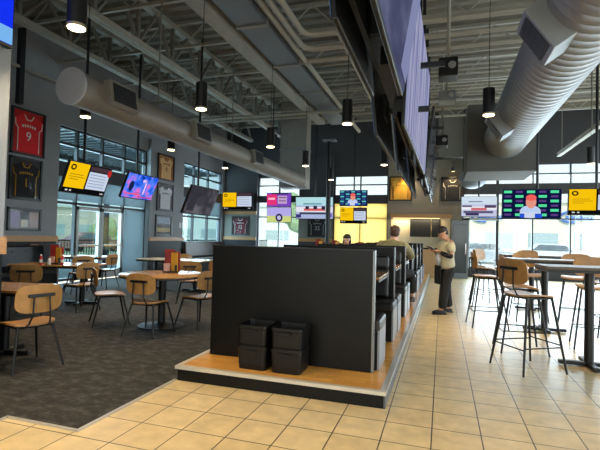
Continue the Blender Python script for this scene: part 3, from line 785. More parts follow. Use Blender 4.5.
# wall booth under the red jersey
wbh = thing('wall_booth', (XL+.22, 6.9, CZ), 'black tufted wall booth below the framed collage', 'booth bench')
MB().b2(.02, .6, -1.6, 1.5, 0, .36).build('base', BLACK, wbh)
MB().box((.33, -.05, .42), (.58, 3.1, .13), bev=.03).build('seat_cushion', BLACKV, wbh)
MB().box((.13, -.05, .78), (.14, 3.1, .5), rot=(0, -.1, 0), bev=.04).build('back_cushion', BLACKV, wbh)
tb = MB()
for k in range(9): tb.sph((.22, -1.4+k*.34, .9), .018, n=8)
tb.build('tuft_button', BLACKP, wbh)
MB().b2(.02, .62, 1.5, 1.54, 0, 1.08).build('end_panel', BEND, wbh)
wb2 = thing('wall_booth', (XL+.05, 16.4, CZ), 'brown black wall booth under the far corner windows', 'booth bench')
MB().b2(.02, .6, -1.5, 1.7, 0, .36).build('base', BLACK, wb2)
MB().box((.33, .1, .42), (.58, 3.2, .13), bev=.03).build('seat_cushion', mat('brown_vinyl', (58, 48, 44), .4), wb2)
MB().box((.13, .1, .8), (.14, 3.2, .6), rot=(0, -.08, 0), bev=.04).build('back_cushion', MATS['brown_vinyl'], wb2)
# white high chair by the partition
hc = thing('high_chair', (-3.15, 7.6, CZ), 'white high chair standing at the left edge of the partition', 'high chair', RAD(180))
MB().box((0, 0, .52), (.34, .32, .03), bev=.008).build('seat', WHITEP, hc)
MB().box((-.17, 0, .78), (.03, .32, .5), rot=(0, -.08, 0), bev=.01).build('backrest', WHITEP, hc)
MB().box((.2, 0, .74), (.24, .4, .025), bev=.01).build('tray', WHITEP, hc)
for sx in (-1, 1):
    for sy in (-1, 1): MB().tube([(sx*.15, sy*.14, .52), (sx*.22, sy*.22, 0)], .016, 8).build('leg', WHITEP, hc)

# ------------------------------------------------------------------ near left pillar / half wall
pl = MB().b2(-6.2, -3.95, 2.6, 3.15, 1.33, ZC).build('wall_pillar', mat('pillar_paint', (136, 142, 150), .8)); struct(pl, 'pale grey pillar wall at the left edge of the view', 'wall')
MB().b2(-6.2, -3.95, 2.6, 3.15, .008, 1.17).build('black_base', BLACK, pl)
MB().b2(-6.2, -3.93, 2.58, 3.17, 1.17, 1.33).build('oak_cap', WTRIM, pl)
st = MB().b2(-9.38, -9.26, 7.62, 7.74, 4.3, ZC).build('steel_column', BLACKM); struct(st, 'dark steel post above the red jersey wall', 'post')

# ------------------------------------------------------------------ televisions
def tv(c, w, h, face, tilt, label, art, pole=None, base=(20, 24, 34), basem=None, roll=0, group=None, depth=.06, pdx=0):
    """face: yaw in degrees of the screen normal (270 = toward the viewer side, 0 = +X); tilt: downward deg"""
    t = thing('television', c, label, 'television', RAD(face+90), group)
    # local: screen faces -Y, x right as seen by viewer
    A = Matrix.Rotation(RAD(tilt), 3, 'X')
    e = (RAD(tilt), 0, 0)
    ho = MB().box(A @ Vector((0, depth/2, 0)), (w, depth, h), rot=e, bev=.006).build('housing', TVB, t)
    scn = MB().box(A @ Vector((0, -.003, .006)), (w-.03, .006, h-.04), rot=e).build('screen', basem or emit(base), t)
    for i, it in enumerate(art):
        kind, x0, y0, x1, y1, colr = it[:6]
        X0, X1 = (x0-.5)*(w-.03), (x1-.5)*(w-.03); Z0, Z1 = (.5-y1)*(h-.04)+.006, (.5-y0)*(h-.04)+.006
        cc = A @ Vector(((X0+X1)/2, -.0075-.0012*i, (Z0+Z1)/2))
        m = MB()
        if kind == 'r': m.box(cc, (X1-X0, .002, Z1-Z0), rot=e)
        else:
            m.cyl((0, 0, -.001), (0, 0, .001), .5, n=24)
            MM = Matrix.Translation(cc) @ A.to_4x4() @ Matrix.Rotation(pi/2, 4, 'X') @ Matrix.Diagonal((X1-X0, Z1-Z0, 1, 1))
            for v in m.bm.verts: v.co = MM @ v.co
        m.build('screen_graphic', emit(colr), scn)
    if pole:
        top = pole-c[2]
        MB().cyl((pdx, depth+.06, -h*.2), (pdx, depth+.06, top), .028, n=10).build('ceiling_pole', BLACKM, t)
        MB().box((0, depth+.03, 0), (.3, .08, .3)).build('mount_bracket', BLACKM, t)
    else:
        MB().box((0, depth+.02, 0), (.3, .05, .25)).build('mount_bracket', BLACKM, t)
    return t
YEL = (248, 196, 12)
def menu_art(left=.5):
    a = [('r', .0, .0, left, .84, YEL), ('d', .04, .06, .16, .26, (30, 26, 10)), ('d', .07, .11, .13, .21, YEL)]
    for k, wdt in enumerate((.3, .34, .2)): a.append(('r', .06, .38+.08*k, .06+wdt, .4+.08*k, (150, 112, 10)))
    a += [('r', left+.03, .22, .97, .82, (200, 212, 232)), ('r', left+.03, .03, .97, .18, (70, 52, 60))]
    for k in range(5): a.append(('r', left+.06, .3+.1*k, .9, .325+.1*k, (140, 150, 178)))
    a += [('r', .05, .9, .1, .95, (210, 210, 210)), ('r', .14, .9, .18, .95, (210, 210, 210)), ('r', .86, .9, .94, .95, (170, 170, 170))]
    return a
ZP = 6.3
tv((-7.2, 7.6, 2.5), 1.2, .68, 0, 20, 'television with yellow panel and scores above the patio door', menu_art(.45)+[('d', .9, .05, 1.0, .3, (190, 40, 40))], ZP, (12, 12, 14))
tv((-7.2, 9.33, 2.54), 1.16, .65, 0, 22, 'television showing vivid blue and pink graphics', [('d', .12, .3, .26, .72, (24, 34, 80)), ('r', .05, .8, .55, .86, (230, 90, 140)), ('r', .5, .9, .95, .95, (200, 60, 120)), ('r', .62, .3, .66, .8, (240, 200, 250)), ('d', .5, .16, .62, .3, (210, 190, 250))],
   ZP, basem=emit_noise('blue_pink_broadcast', [(16, 36, 120), (30, 84, 226), (70, 130, 250), (160, 120, 236), (236, 110, 190)], 5.5))
tv((-5.7, 9.75, 2.22), 1.32, .72, 0, 22, 'dark grey television screen angled below the left duct', [('d', .3, .3, .6, .7, (62, 60, 68)), ('r', .05, .05, .3, .9, (52, 52, 60))], ZP,
   basem=emit_noise('dim_grey_broadcast', [(34, 34, 40), (60, 58, 66), (104, 100, 108)], 2.2))
tv((-8.83, 18.22, 2.94), 1.5, .8, 270, 2, 'small far television with yellow panel in the left corner', menu_art(.46), None, (12, 12, 14))
tv((-6.74, 17.95, 2.97), 1.13, .62, 270, 3, 'far television with pink and purple graphics, upper of two', [('r', 0, .1, .42, .9, (226, 52, 120)), ('r', .06, .35, .34, .5, (250, 190, 210)), ('r', .46, .2, .84, .8, (190, 160, 200)), ('r', .5, .3, .8, .36, (90, 60, 110)), ('r', .5, .55, .8, .61, (90, 60, 110)), ('r', .2, 0, .9, .1, (50, 30, 80))], ZP, (120, 70, 190))
tv((-6.72, 17.95, 2.32), 1.13, .66, 270, 3, 'far television with pale purple picture, lower of two', [('r', 0, .58, 1, 1, (204, 214, 130)), ('d', .36, .42, .66, .98, (44, 26, 90)), ('d', .43, .55, .59, .85, (190, 190, 220))], None, (178, 170, 232))
tv((-4.8, 16.75, 2.54), 1.53, .88, 270, 5, 'far television showing red race cars beside the black pole', [('r', 0, .0, 1, .38, (176, 220, 226)), ('r', .2, .28, .7, .34, (90, 150, 160)), ('r', 0, .45, 1, .7, (226, 226, 236)), ('r', .22, .52, .8, .64, (214, 96, 96)), ('r', .26, .42, .36, .56, (40, 40, 60)), ('r', .48, .4, .58, .56, (40, 40, 60)), ('r', .7, .42, .8, .58, (40, 40, 60)), ('r', .1, .7, .9, .8, (60, 66, 90)), ('r', 0, .8, .14, .96, (60, 50, 120)), ('r', .86, .76, .98, .92, (120, 90, 190))], ZP, (168, 180, 216))
def grid_art(bg1, bg2, man=True):
    a = []
    for r in range(6):
        for c in range(5):
            if (r+c) % 2 == 0: a.append(('r', .02+c*.2, .04+r*.16, .16+c*.2, .13+r*.16, bg1))
            else: a.append(('r', .03+c*.2, .05+r*.16, .15+c*.2, .12+r*.16, bg2))
    if man: a += [('d', .3, .55, .66, 1.1-.1, (186, 206, 240)), ('r', .3, .8, .66, .99, (206, 214, 236)), ('d', .4, .22, .58, .66, (226, 150, 130)), ('d', .4, .18, .58, .4, (238, 96, 90)), ('r', .3, .84, .38, .99, (40, 80, 210)), ('r', .56, .84, .68, .99, (40, 80, 210))]
    return a
tv((-3.37, 17.35, 2.98), 1.12, .64, 270, 3, 'far television with interview grid, upper of two by the pole', grid_art((90, 190, 196), (60, 86, 150)), ZP, (16, 34, 78))
tv((-3.31, 17.1, 2.28), 1.06, .63, 270, 3, 'far television with yellow panel below the interview grid', menu_art(.5), None, (12, 12, 14))
tv((1.25, 17.3, 2.65), 1.22, .75, 270, 5, 'far television with snowy race picture above the pale entrance panel', [('r', 0, 0, 1, .36, (206, 222, 236)), ('r', .2, .22, .6, .28, (120, 140, 160)), ('r', 0, .5, 1, .66, (236, 236, 244)), ('r', .28, .56, .72, .7, (206, 110, 120)), ('r', .02, .44, .3, .52, (70, 60, 90)), ('r', .66, .42, .98, .56, (80, 66, 100)), ('r', .06, .72, .9, .84, (90, 88, 120)), ('r', .12, .84, .5, .96, (60, 50, 90))], ZP, (196, 200, 226))
tv((1.88, 11.0, 2.26), 1.2, .68, 270, 5, 'large television showing baseball player interview over the bar tables', grid_art((84, 226, 160), (90, 60, 130)), ZP, (14, 22, 62), pdx=.14)
tv((3.06, 10.6, 2.27), 1.1, .56, 270, 5, 'television with yellow panel at the right edge by the windows', menu_art(.46), ZP, (12, 12, 14))
tv((-3.87, 2.8, 3.55), .6, .9, 0, 0, 'blue lit television on the pillar at the top left', [('r', 0, .82, 1, 1, (120, 180, 236))], None, (20, 50, 240))
# centre row
CB = emit_noise('stadium_broadcast', [(92, 98, 146), (136, 140, 186), (186, 188, 214), (150, 152, 190)], 1.4, .8, (5, 5, .3))
CB2 = emit_noise('court_broadcast', [(54, 56, 82), (78, 82, 112), (112, 116, 146)], 1.6, .9, (.7, .7, 2))
TILT = 20
def centre(y0, y1, side, label, art, basem, h, TILT=6, xb=None):
    z0 = 2.4; L = y1-y0
    if xb is None: xb = -.28 if side > 0 else (-.5 if y0 < 3 else -.64)
    c = (xb+side*h/2*sin(RAD(TILT)), (y0+y1)/2, z0+h/2*cos(RAD(TILT)))
    t = tv(c, L, h, 0 if side > 0 else 180, TILT, label, art, None, (14, 16, 20), basem, depth=.03)
    return t
centre(.95, 3.15, 1, 'big hanging screen over the near aisle with dark stadium picture', [('d', .62, .35, .68, .55, (216, 80, 150)), ('r', .84, .3, .99, .95, (128, 134, 170))], CB2, 1.15, 9)
centre(3.95, 7.05, 1, 'big hanging screen with blue white streaks over the booths', [], CB, 1.48, 2, -.3).rotation_euler.z += RAD(-1.1)
centre(7.5, 9.6, 1, 'dark screened hanging television behind the streaked big screen', [], mat('dark_screen', (30, 30, 40), .15), 1.2)
centre(10.2, 12.3, 1, 'farthest hanging television of the aisle side row', [], MATS['dark_screen'], 1.1)
centre(1.95, 3.12, -1, 'nearest hanging television seen from behind over the booths', [], emit((60, 80, 110)), 1.0)
centre(4.3, 5.95, -1, 'second hanging television seen from behind over the booths', [], emit((60, 80, 110)), 1.0)
centre(6.6, 8.6, -1, 'third hanging television seen from behind over the booths', [], emit((60, 80, 110)), 1.0)
centre(9.2, 11.2, -1, 'fourth hanging television seen from behind, by the gold frame', [], emit((60, 80, 110)), 1.0)
hf = thing('television_hanging_frame', (-.4, 0, 0), 'black steel frame carrying the hanging television row', 'frame')
MB().b2(-.06, .06, .8, 12.5, 2.85, 2.93).b2(-.06, .06, .8, 12.5, 3.35, 3.43).build('rail', BLACKM, hf)
for y in (1.0, 2.6, 4.2, 5.8, 7.4, 9.0, 10.6, 12.2): MB().b2(-.03, .03, y-.03, y+.03, 2.6, 6.3).build('upright', BLACKM, hf)
for y in (2.2, 5.2, 8.2, 11.3): MB().b2(-.22, .24, y-.02, y+.02, 2.86, 2.92).build('cross_arm', BLACKM, hf); MB().b2(-.3, .4, y-.02, y+.02, 3.36, 3.42).build('cross_arm', BLACKM, hf)
MB().b2(-.1, .05, 3.3, 9.8, 2.7, 2.84).build('cable_tray', BLACKP, hf)
for a, b in ((1.2, 3.0), (4.2, 5.9), (6.6, 8.5), (9.3, 12.2)): MB().b2(-.05, -.02, a, b, 2.55, 3.6).build('mounting_plate', BLACKP, hf)
# black hanging pole by the race car television
pole = thing('black_pole', (-4.15, 16.4, 0), 'thick black pole between the race car and yellow panel televisions', 'pole')
MB().cyl((0, 0, .01), (0, 0, 5.05), .09, n=18).build('shaft', BLACKM, pole, smooth=True)
MB().box((0, 0, 5.1), (.5, .3, .06)).build('top_plate', DUCT, pole)

# ------------------------------------------------------------------ framed pictures
def picture(c, w, h, face, label, inner, kind, colA, colB, txt=None):
    t = thing('framed_picture', c, label, 'picture', RAD(face+90))
    f = MB(); b = .045
    f.b2(-w/2, w/2, -.05, 0, h/2-b, h/2).b2(-w/2, w/2, -.05, 0, -h/2, -h/2+b).b2(-w/2, -w/2+b, -.05, 0, -h/2, h/2).b2(w/2-b, w/2, -.05, 0, -h/2, h/2)
    f.build('frame', FRAMEB, t)
    MB().b2(-w/2+b, w/2-b, -.015, 0, -h/2+b, h/2-b).build('backing', mat('backing_%d_%d_%d' % inner, inner, .7), t)
    mw, mh = w-2*b, h-2*b
    if kind == 'jersey':
        P = [(-.36, -.47), (.36, -.47), (.36, .1), (.45, .1), (.47, .3), (.16, .43), (.08, .34), (-.08, .34), (-.16, .43), (-.47, .3), (-.45, .1), (-.36, .1)]
        j = MB().prism([(x*mw, z*mh) for x, z in P], 1, -.03, -.016).build('jersey', mat('jersey_%d_%d_%d' % colA, colA, .75, vary=.08), t)
        s = MB()
        for sx in (-1, 1): s.tube([(sx*.35*mw, -.033, -.46*mh), (sx*.35*mw, -.033, .08*mh), (sx*.43*mw, -.033, .14*mh), (sx*.45*mw, -.033, .29*mh)], .012, 6)
        s.tube([(-.15*mw, -.033, .41*mh), (-.07*mw, -.033, .30*mh), (.07*mw, -.033, .30*mh), (.15*mw, -.033, .41*mh)], .014, 6)
        s.build('jersey_piping', mat('piping_%d_%d_%d' % colB, colB, .6), j)
        l = MB(); n = 6
        for k in range(n):
            x = (-.2+.4*k/(n-1))*mw; zz = .14*mh+.02*mh*cos(pi*(k/(n-1)-.5))
            l.b2(x-.022*mw, x+.022*mw, -.036, -.031, zz-.03*mh, zz+.03*mh)
        l.build('jersey_lettering', MATS['piping_%d_%d_%d' % colB], j)
        if txt:
            cu = bpy.data.curves.new('jersey_number', 'FONT'); cu.body = txt; cu.size = .30*mh; cu.align_x = 'CENTER'; cu.align_y = 'CENTER'; cu.extrude = .003
            o = bpy.data.objects.new('jersey_number', cu); COL.objects.link(o); o.parent = j; o.location = (0, -.034, -.1*mh); o.rotation_euler = (pi/2, 0, 0)
            cu.materials.append(MATS['piping_%d_%d_%d' % colB])
            bpy.context.view_layer.update()
            me = bpy.data.meshes.new_from_object(o.evaluated_get(bpy.context.evaluated_depsgraph_get())); me.name = 'jersey_number'
            o2 = bpy.data.objects.new('jersey_number_print', me); COL.objects.link(o2); o2.parent = j; o2.location = o.location; o2.rotation_euler = o.rotation_euler
            bpy.data.objects.remove(o); bpy.data.curves.remove(cu)
    else:
        random.seed(len(label))
        for (x0, z0, x1, z1, cc) in colA:
            MB().b2((x0-.5)*mw, (x1-.5)*mw, -.022, -.014, (z0-.5)*mh, (z1-.5)*mh).build('photo_print', mat('print_%d_%d_%d' % cc, cc, .5, vary=.35, scale=9), t)
    MB().b2(-w/2+b, w/2-b, -.044, -.042, -h/2+b, h/2-b).build('glazing', GLASSF, t)
    return t
GLASSF = glassmat('picture_glass', (.97, .97, .97), .006, .05)
xs = XL+.2
picture((xs, 8.0, 3.70), .9, 1.08, 0, 'framed bright red jersey, topmost on the grey wall', (200, 24, 24), 'jersey', (236, 20, 28), (238, 226, 214), '9')
picture((xs, 7.98, 2.60), .86, 1.0, 0, 'framed black jersey with gold trim below the red one', (66, 62, 64), 'jersey', (24, 24, 28), (214, 160, 40), '1')
picture((xs, 7.99, 1.65), .88, .54, 0, 'framed photo collage beneath the black and gold jersey', (92, 84, 86), 'photo',
        [(.03, .1, .33, .9, (120, 96, 140)), (.36, .45, .64, .92, (60, 56, 66)), (.38, .1, .62, .5, (206, 196, 180)), (.67, .1, .97, .9, (156, 120, 110))], None)
xs2 = XL+.12
picture((xs2, 13.64, 3.75), .98, .92, 0, 'framed cream orange jersey at the top of the window column', (190, 124, 66), 'jersey', (238, 190, 124), (176, 62, 32), '9')
picture((xs2, 13.64, 2.69), .98, .98, 0, 'framed white jersey in the middle of the window column', (110, 108, 112), 'jersey', (214, 212, 214), (120, 110, 120))
picture((xs2, 13.6, 1.67), .95, .76, 0, 'framed stadium photo lowest on the window column', (130, 134, 140), 'photo',
        [(.04, .62, .96, .95, (150, 160, 176)), (.04, .4, .96, .6, (70, 70, 76)), (.04, .18, .96, .4, (176, 150, 90)), (.04, .04, .96, .18, (50, 48, 50))], None)
picture((-8.72, YB-.136, 1.84), .84, .84, 270, 'framed maroon jersey number twelve in the far left corner', (74, 30, 38), 'jersey', (104, 18, 34), (226, 220, 220), '12')
picture((-5.1, YB-.136, 1.86), .85, .9, 270, 'framed black jersey number thirty two under the race car television', (44, 44, 46), 'jersey', (24, 24, 26), (168, 168, 162), '32')
picture((-1.64, YB-.06, 3.46), .9, 1.0, 270, 'framed gold jersey on the taupe far wall', (206, 150, 60), 'jersey', (238, 176, 62), (150, 104, 40))
picture((.36, YB-.06, 3.42), .86, .96, 270, 'framed dark jersey on the taupe far wall by the windows', (46, 42, 40), 'jersey', (30, 28, 30), (178, 170, 156))

# ------------------------------------------------------------------ far wall service area
struct(MB().b2(-2.0, .35, YB-.3, YB-.06, 2.26, 2.42).build('trim_4', WTRIM), 'oak shelf across the taupe far wall', 'trim')
MB_ = mat('matt_black_screen', (8, 8, 9), .6)
mp_ = thing('black_menu_screen', (-.66, YB-.085, 1.88), 'black blank screens mounted under the oak shelf', 'screen')
MB().b2(-.58, .22, -.06, 0, -.36, .36).build('panel', MB_, mp_)
MB().b2(.26, .58, -.06, 0, -.36, .36).build('side_panel', MB_, mp_)
CRM = mat('cream_wall_panel', (226, 208, 168), .7)
struct(MB().b2(-2.0, .3, YB-.08, YB-.06, .1, 2.26).build('wall_back_cream_panel', CRM), 'cream wall panel lit beneath the oak shelf', 'wall')
sl = thing('shelf_light', (-1.0, YB-.26, 2.24), 'warm strip light fixed beneath the oak shelf', 'lamp')
MB().b2(-.9, .9, -.02, .02, 0, .02).build('light_tube', emit((255, 214, 150), 3.), sl)
hs = thing('host_counter', (-1.0, YB-.65, 0), 'low counter under the oak shelf at the far wall', 'counter')
MB().b2(-1.2, 1.2, -.3, .3, 0, 1.05).build('body', mat('counter_tan', (190, 150, 104), .6), hs)
MB().b2(-1.25, 1.25, -.34, .32, 1.05, 1.1).build('worktop', BLACK, hs)
fr_ = thing('drink_cooler', (.62, YB-.55, 0), 'tall grey cooler cabinet beside the pale entrance panel', 'cooler')
MB().b2(-.28, .3, -.35, .35, 0, 2.15).build('cabinet', mat('cooler_grey', (120, 124, 128), .4), fr_)
MB().b2(-.22, .25, -.37, -.35, .2, 2.0).build('door', mat('cooler_glass', (60, 66, 70), .15), fr_)
MB().b2(.2, .23, -.41, -.37, .9, 1.3).build('handle', CHROME, fr_)

# picture spotlights over the two far frames
for x, lab in ((-1.35, 'small spotlight shining on the gold jersey frame'), (.36, 'small spotlight shining on the dark jersey frame')):
    sp_ = thing('picture_spotlight', (x, YB-.5, 4.15), lab, 'lamp')
    MB().cyl((0, 0, .08), (0, .06, -.06), .06, .075, n=16).build('lamp_head', BLACKM, sp_)
    MB().cyl((0, .061, -.062), (0, .064, -.068), .06, n=16).build('lens', emit((255, 214, 150), 9.), sp_)
    MB().tube([(0, 0, .08), (0, 0, .3), (0, .44, .3)], .012, 6).build('bracket', BLACKM, sp_)
    l = bpy.data.lights.new('picture_light', 'SPOT'); l.energy = 60; l.color = (1, .74, .42); l.spot_size = RAD(95); l.spot_blend = .7; l.shadow_soft_size = .05
    lo = bpy.data.objects.new('picture_light', l); COL.objects.link(lo); lo.location = (x, YB-.42, 4.05); lo.rotation_euler = (RAD(24), 0, 0)
l = bpy.data.lights.new('shelf_glow', 'AREA'); l.shape = 'RECTANGLE'; l.size = 1.8; l.size_y = .04; l.energy = 22; l.color = (1, .8, .5)
lo = bpy.data.objects.new('shelf_glow', l); COL.objects.link(lo); lo.location = (-1.0, YB-.26, 2.23)
# small wall fittings
sg = thing('small_sign', (XL+.216, 8.3, 1.0), 'small beige plaque on the black panelling above the wall booth', 'sign', RAD(90))
MB().b2(-.13, .13, -.02, 0, -.07, .07).build('plate', mat('plaque_beige', (170, 130, 104), .5, vary=.3, scale=12), sg)
MB().b2(-.14, .14, -.012, 0, -.08, .08).build('backing', BLACKM, sg)
sw = thing('wall_switch', (XL+.12, 14.68, 1.72), 'white switch plate beside the stadium photo', 'switch', RAD(90))
MB().b2(-.05, .05, -.012, 0, -.1, .1).build('plate', WHITEP, sw)
MB().b2(-.015, .015, -.02, -.012, -.03, .03).build('toggle', WHITEP, sw)
# ceiling electronics
def projector(c, label, m, w=.38, h=.22, d=.34, top=6.3):
    t = thing('projector', c, label, 'projector')
    MB().box((0, 0, 0), (w, d, h), bev=.02).build('body', m, t)
    MB().cyl((w*.2, -d/2-.05, 0), (w*.2, -d/2+.02, 0), .06, n=18).build('lens', CHROME, t)
    MB().cyl((0, 0, h/2), (0, 0, top-c[2]), .03, n=10).build('ceiling_pole', STEEL, t)
projector((.05, 7.6, 4.2), 'black ceiling projector beside the streaked big screen', BLACKP, .3, .3)
projector((.05, 9.6, 4.35), 'pale ceiling projector hanging behind the black one', DUCT, .34, .22)
projector((-.05, 12.2, 4.0), 'small black ceiling projector in front of the soffit', BLACKP, .3, .26)
def speaker(c, rz, label):
    t = thing('hanging_speaker', c, label, 'speaker', rz)
    MB().box((0, 0, 0), (.24, .22, .36), rot=(.2, 0, 0), bev=.015).build('cabinet', BLACKP, t)
    MB().box((0, -.115, -.02), (.2, .01, .3), rot=(.2, 0, 0)).build('speaker_grille', GRILLE, t)
    MB().cyl((0, .02, .15), (0, .02, 6.3-c[2]), .015, n=8).build('bracket', BLACKM, t)
speaker((-4.9, 12.4, 4.3), .3, 'black speaker hanging beside the end of the left duct')
speaker((-1.05, 13.2, 3.85), 0, 'black speaker hanging left of the gold jersey frame')
# pale square tube hung over the bar tables
sf = thing('roof_tube', (3.6, 0, 4.3), 'pale square tube running along the ceiling over the bar tables', 'beam')
MB().b2(-.06, .06, 3.5, 16.4, -.06, .06).build('tube_body', STEEL, sf)
for y in (5, 9, 13, 16): MB().cyl((0, y, .05), (0, y, 2.05), .012, n=6).build('hanger_rod', STEELD, sf)
# ------------------------------------------------------------------ people
SKIN = mat('skin_tan', (196, 146, 116), .55); SKINL = mat('skin_light', (214, 168, 142), .55)
HAIR = mat('dark_brown_hair', (38, 28, 24), .6); HAIRB = mat('brown_hair', (74, 50, 36), .6)
def skinned(name, m, parent, chains, sub=2):
    """chains: list of [(point, radius or (rx,ry)), ...]; equal points are shared"""
    bm = bmesh.new(); lay = bm.verts.layers.skin.verify(); idx = {}
    def gv(p, r):
        k = tuple(round(x, 4) for x in p)
        if k not in idx:
            v = bm.verts.new(p); v[lay].radius = r if isinstance(r, tuple) else (r, r); v[lay].use_root = len(idx) == 0; idx[k] = v
        return idx[k]
    for ch in chains:
        for (p, r), (p2, r2) in zip(ch, ch[1:]):
            a, b = gv(p, r), gv(p2, r2)
            if a != b and not bm.edges.get((a, b)): bm.edges.new((a, b))
    me = bpy.data.meshes.new(name); bm.to_mesh(me); bm.free()
    o = bpy.data.objects.new(name, me); COL.objects.link(o); me.materials.append(m); o.parent = parent
    sk = o.modifiers.new('skin', 'SKIN'); sk.use_smooth_shade = True
    ss = o.modifiers.new('sub', 'SUBSURF'); ss.levels = ss.render_levels = sub
    return o
def hand_chain(wrist, d, up, side, L=.17):
    """palm + five bent fingers; d: direction of the hand, up: back of the hand, side: toward the thumb"""
    w = Vector(wrist); d = Vector(d).normalized(); side = Vector(side).normalized(); up = Vector(up).normalized()
    palm = w+d*L*.45
    out = [[(tuple(w), .026), (tuple(palm), (.034, .02))]]
    for k, (off, ln) in enumerate(((-.028, .7), (-.009, .9), (.01, 1.), (.028, .92))):
        p1 = palm+side*(-off)+d*.02; p2 = p1+d*L*.24*ln-up*.012; p3 = p2+d*L*.14*ln-up*.035
        out.append([(tuple(palm), (.034, .02)), (tuple(p1), .01), (tuple(p2), .009), (tuple(p3), .008)])
    t1 = w+d*.035+side*.035; t2 = t1+d*.035+side*.02-up*.015; t3 = t2+d*.03-up*.02
    out.append([(tuple(w), .026), (tuple(t1), .012), (tuple(t2), .010), (tuple(t3), .008)])
    return out
def head_parts(parent, c, yaw, pitch, hairm, long=False, scale=1.0):
    """facial features and hair placed on a head centred at c, face toward local -Y rotated by yaw / pitch (down)"""
    M_ = Matrix.Translation(c) @ Matrix.Rotation(yaw, 4, 'Z') @ Matrix.Rotation(pitch, 4, 'X')
    def put(mb):
        for v in mb.bm.verts: v.co = M_ @ v.co
        return mb
    for sx in (-1, 1):
        put(MB().sph((sx*.032, -.088, .005), .011, n=8)).build('eye', mat('eye_dark', (30, 22, 20), .3), parent, True)
    put(MB().box((0, -.094, -.068), (.05, .012, .012), bev=.004)).build('mouth', mat('lips', (150, 84, 76), .5), parent, True)
    h = MB()
    h.sph((0, .02, .045), .098, (.92, 1.04, .88), 18)
    if long:
        h.sph((0, .055, -.05), .095, (.95, .7, 1.35), 16); h.sph((-.07, .0, -.06), .045, (.6, 1, 2.2), 12); h.sph((.07, .0, -.06), .045, (.6, 1, 2.2), 12)
    else:
        h.sph((0, .05, -.01), .085, (.98, .7, .9), 16)
    put(h).build('hair', hairm, parent, True)
def body_head(c, yaw, pitch):
    """chain of the head (skull, face, chin, nose, ears) as extra skin nodes, face toward -Y"""
    M_ = Matrix.Translation(c) @ Matrix.Rotation(yaw, 4, 'Z') @ Matrix.Rotation(pitch, 4, 'X')
    T = lambda p: tuple(M_ @ Vector(p))
    return T

# --- standing waiter
wt = thing('person', (.1, 9.05, 0), 'standing waiter in cream shirt and black trousers looking down at a pad', 'person')
# he faces left (-X) and a little toward the viewer; built facing -X
fd = Vector((-.93, -.37, 0)).normalized(); sd = Vector((-fd.y, fd.x, 0))   # sd: his left side
def W(f, s, z): return tuple(fd*f+sd*s+Vector((0, 0, z)))
hcn = Vector(W(.10, 0, 1.54)); T = body_head(hcn, math.atan2(fd.y, fd.x)+pi/2, .6)
pel = (W(0, 0, .88), (.15, .13))
ch = [[pel, (W(.03, 0, 1.02), (.15, .13)), (W(.03, 0, 1.2), (.155, .12)), (W(.02, 0, 1.34), (.13, .10)), (W(.04, 0, 1.42), .058), (T((0, .01, -.05)), .072), (T((0, 0, .03)), (.085, .095)), (T((0, 0, .085)), (.06, .07))],
      [(T((0, .01, -.05)), .072), (T((0, -.06, -.06)), .045), (T((0, -.075, -.085)), .03)], [(T((0, 0, .03)), (.085, .095)), (T((0, -.085, -.02)), .02), (T((0, -.112, -.03)), .013)],
      [(T((0, 0, .03)), (.085, .095)), (T((.085, .01, -.005)), .016)], [(T((0, 0, .03)), (.085, .095)), (T((-.085, .01, -.005)), .016)]]
hands = []
for s, ef, eh, wf in ((1, .02, 1.08, .25), (-1, .0, 1.08, .24)):
    sh = (W(.0, s*.17, 1.35), .062); el_ = (W(ef, s*.25, eh), .045); wr = W(wf, s*.09, 1.2)
    ch.append([(W(.02, 0, 1.34), (.13, .10)), sh, el_, (wr, .026)])
    ch += hand_chain(wr, Vector(W(.8, -s*.5, .1)), (0, 0, 1) if s < 0 else (0, 0, -1), Vector(W(.2, -s*.8, .3)))
    hip = (W(0, s*.09, .84), .088); ff = .14 if s > 0 else -.10
    ch.append([pel, hip, (W(.02+ff*.5, s*.12, .47), .06), (W(ff, s*.13, .1), .042), (W(ff+.12, s*.14, .035), .035)])
skinned('body', SKIN, wt, ch)
# clothing
SHIRT = mat('cream_shirt', (196, 184, 150), .85, vary=.06); TROU = mat('black_trousers', (20, 20, 22), .8); WHITEA = mat('white_apron_front', (206, 206, 208), .8)
ch = [[(W(.01, 0, .84), (.17, .17)), (W(.02, 0, .93), (.185, .18)), (W(.05, 0, 1.02), (.19, .185)), (W(.04, 0, 1.2), (.19, .17)), (W(.02, 0, 1.34), (.165, .13)), (W(.03, 0, 1.4), .088)]]
for s in (1, -1):
    sh = (W(.0, s*.17, 1.345), .082); ch.append([(W(.02, 0, 1.34), (.165, .13)), sh, (W(.015, s*.232, 1.16), .08)])
skinned('shirt', SHIRT, wt, ch)
for s, ef, eh, wf in ((1, .02, 1.08, .25), (-1, .0, 1.08, .24)):
    skinned('undersleeve', TROU, wt, [[(W(.015, s*.232, 1.17), .058), (W(ef, s*.25, eh), .056), (W(wf*.8, s*.13, 1.175), .042)]], 1)
MB().sph(W(.165, .0, 1.05), .1, (.62, 1.2, 1.5), 16).build('white_undershirt', WHITEA, wt, True)
ch = [[(W(.01, 0, .93), (.19, .18)), (W(0, 0, .84), (.19, .175))]]
for s in (1, -1):
    ff = .14 if s > 0 else -.10
    ch.append([(W(0, 0, .84), (.19, .175)), (W(ff*.2, s*.095, .76), .118), (W(.02+ff*.55, s*.12, .47), .098), (W(ff, s*.13, .09), .085)])
skinned('trousers', TROU, wt, ch)
MB().prism([(0, 0), (0, 0)], 2, 0, 1) if False else None
ap = MB(); ap.box(W(.185, 0, .74), (.02, .3, .36), rot=(0, 0, math.atan2(fd.y, fd.x)), bev=.008); ap.build('black_apron', TROU, wt)
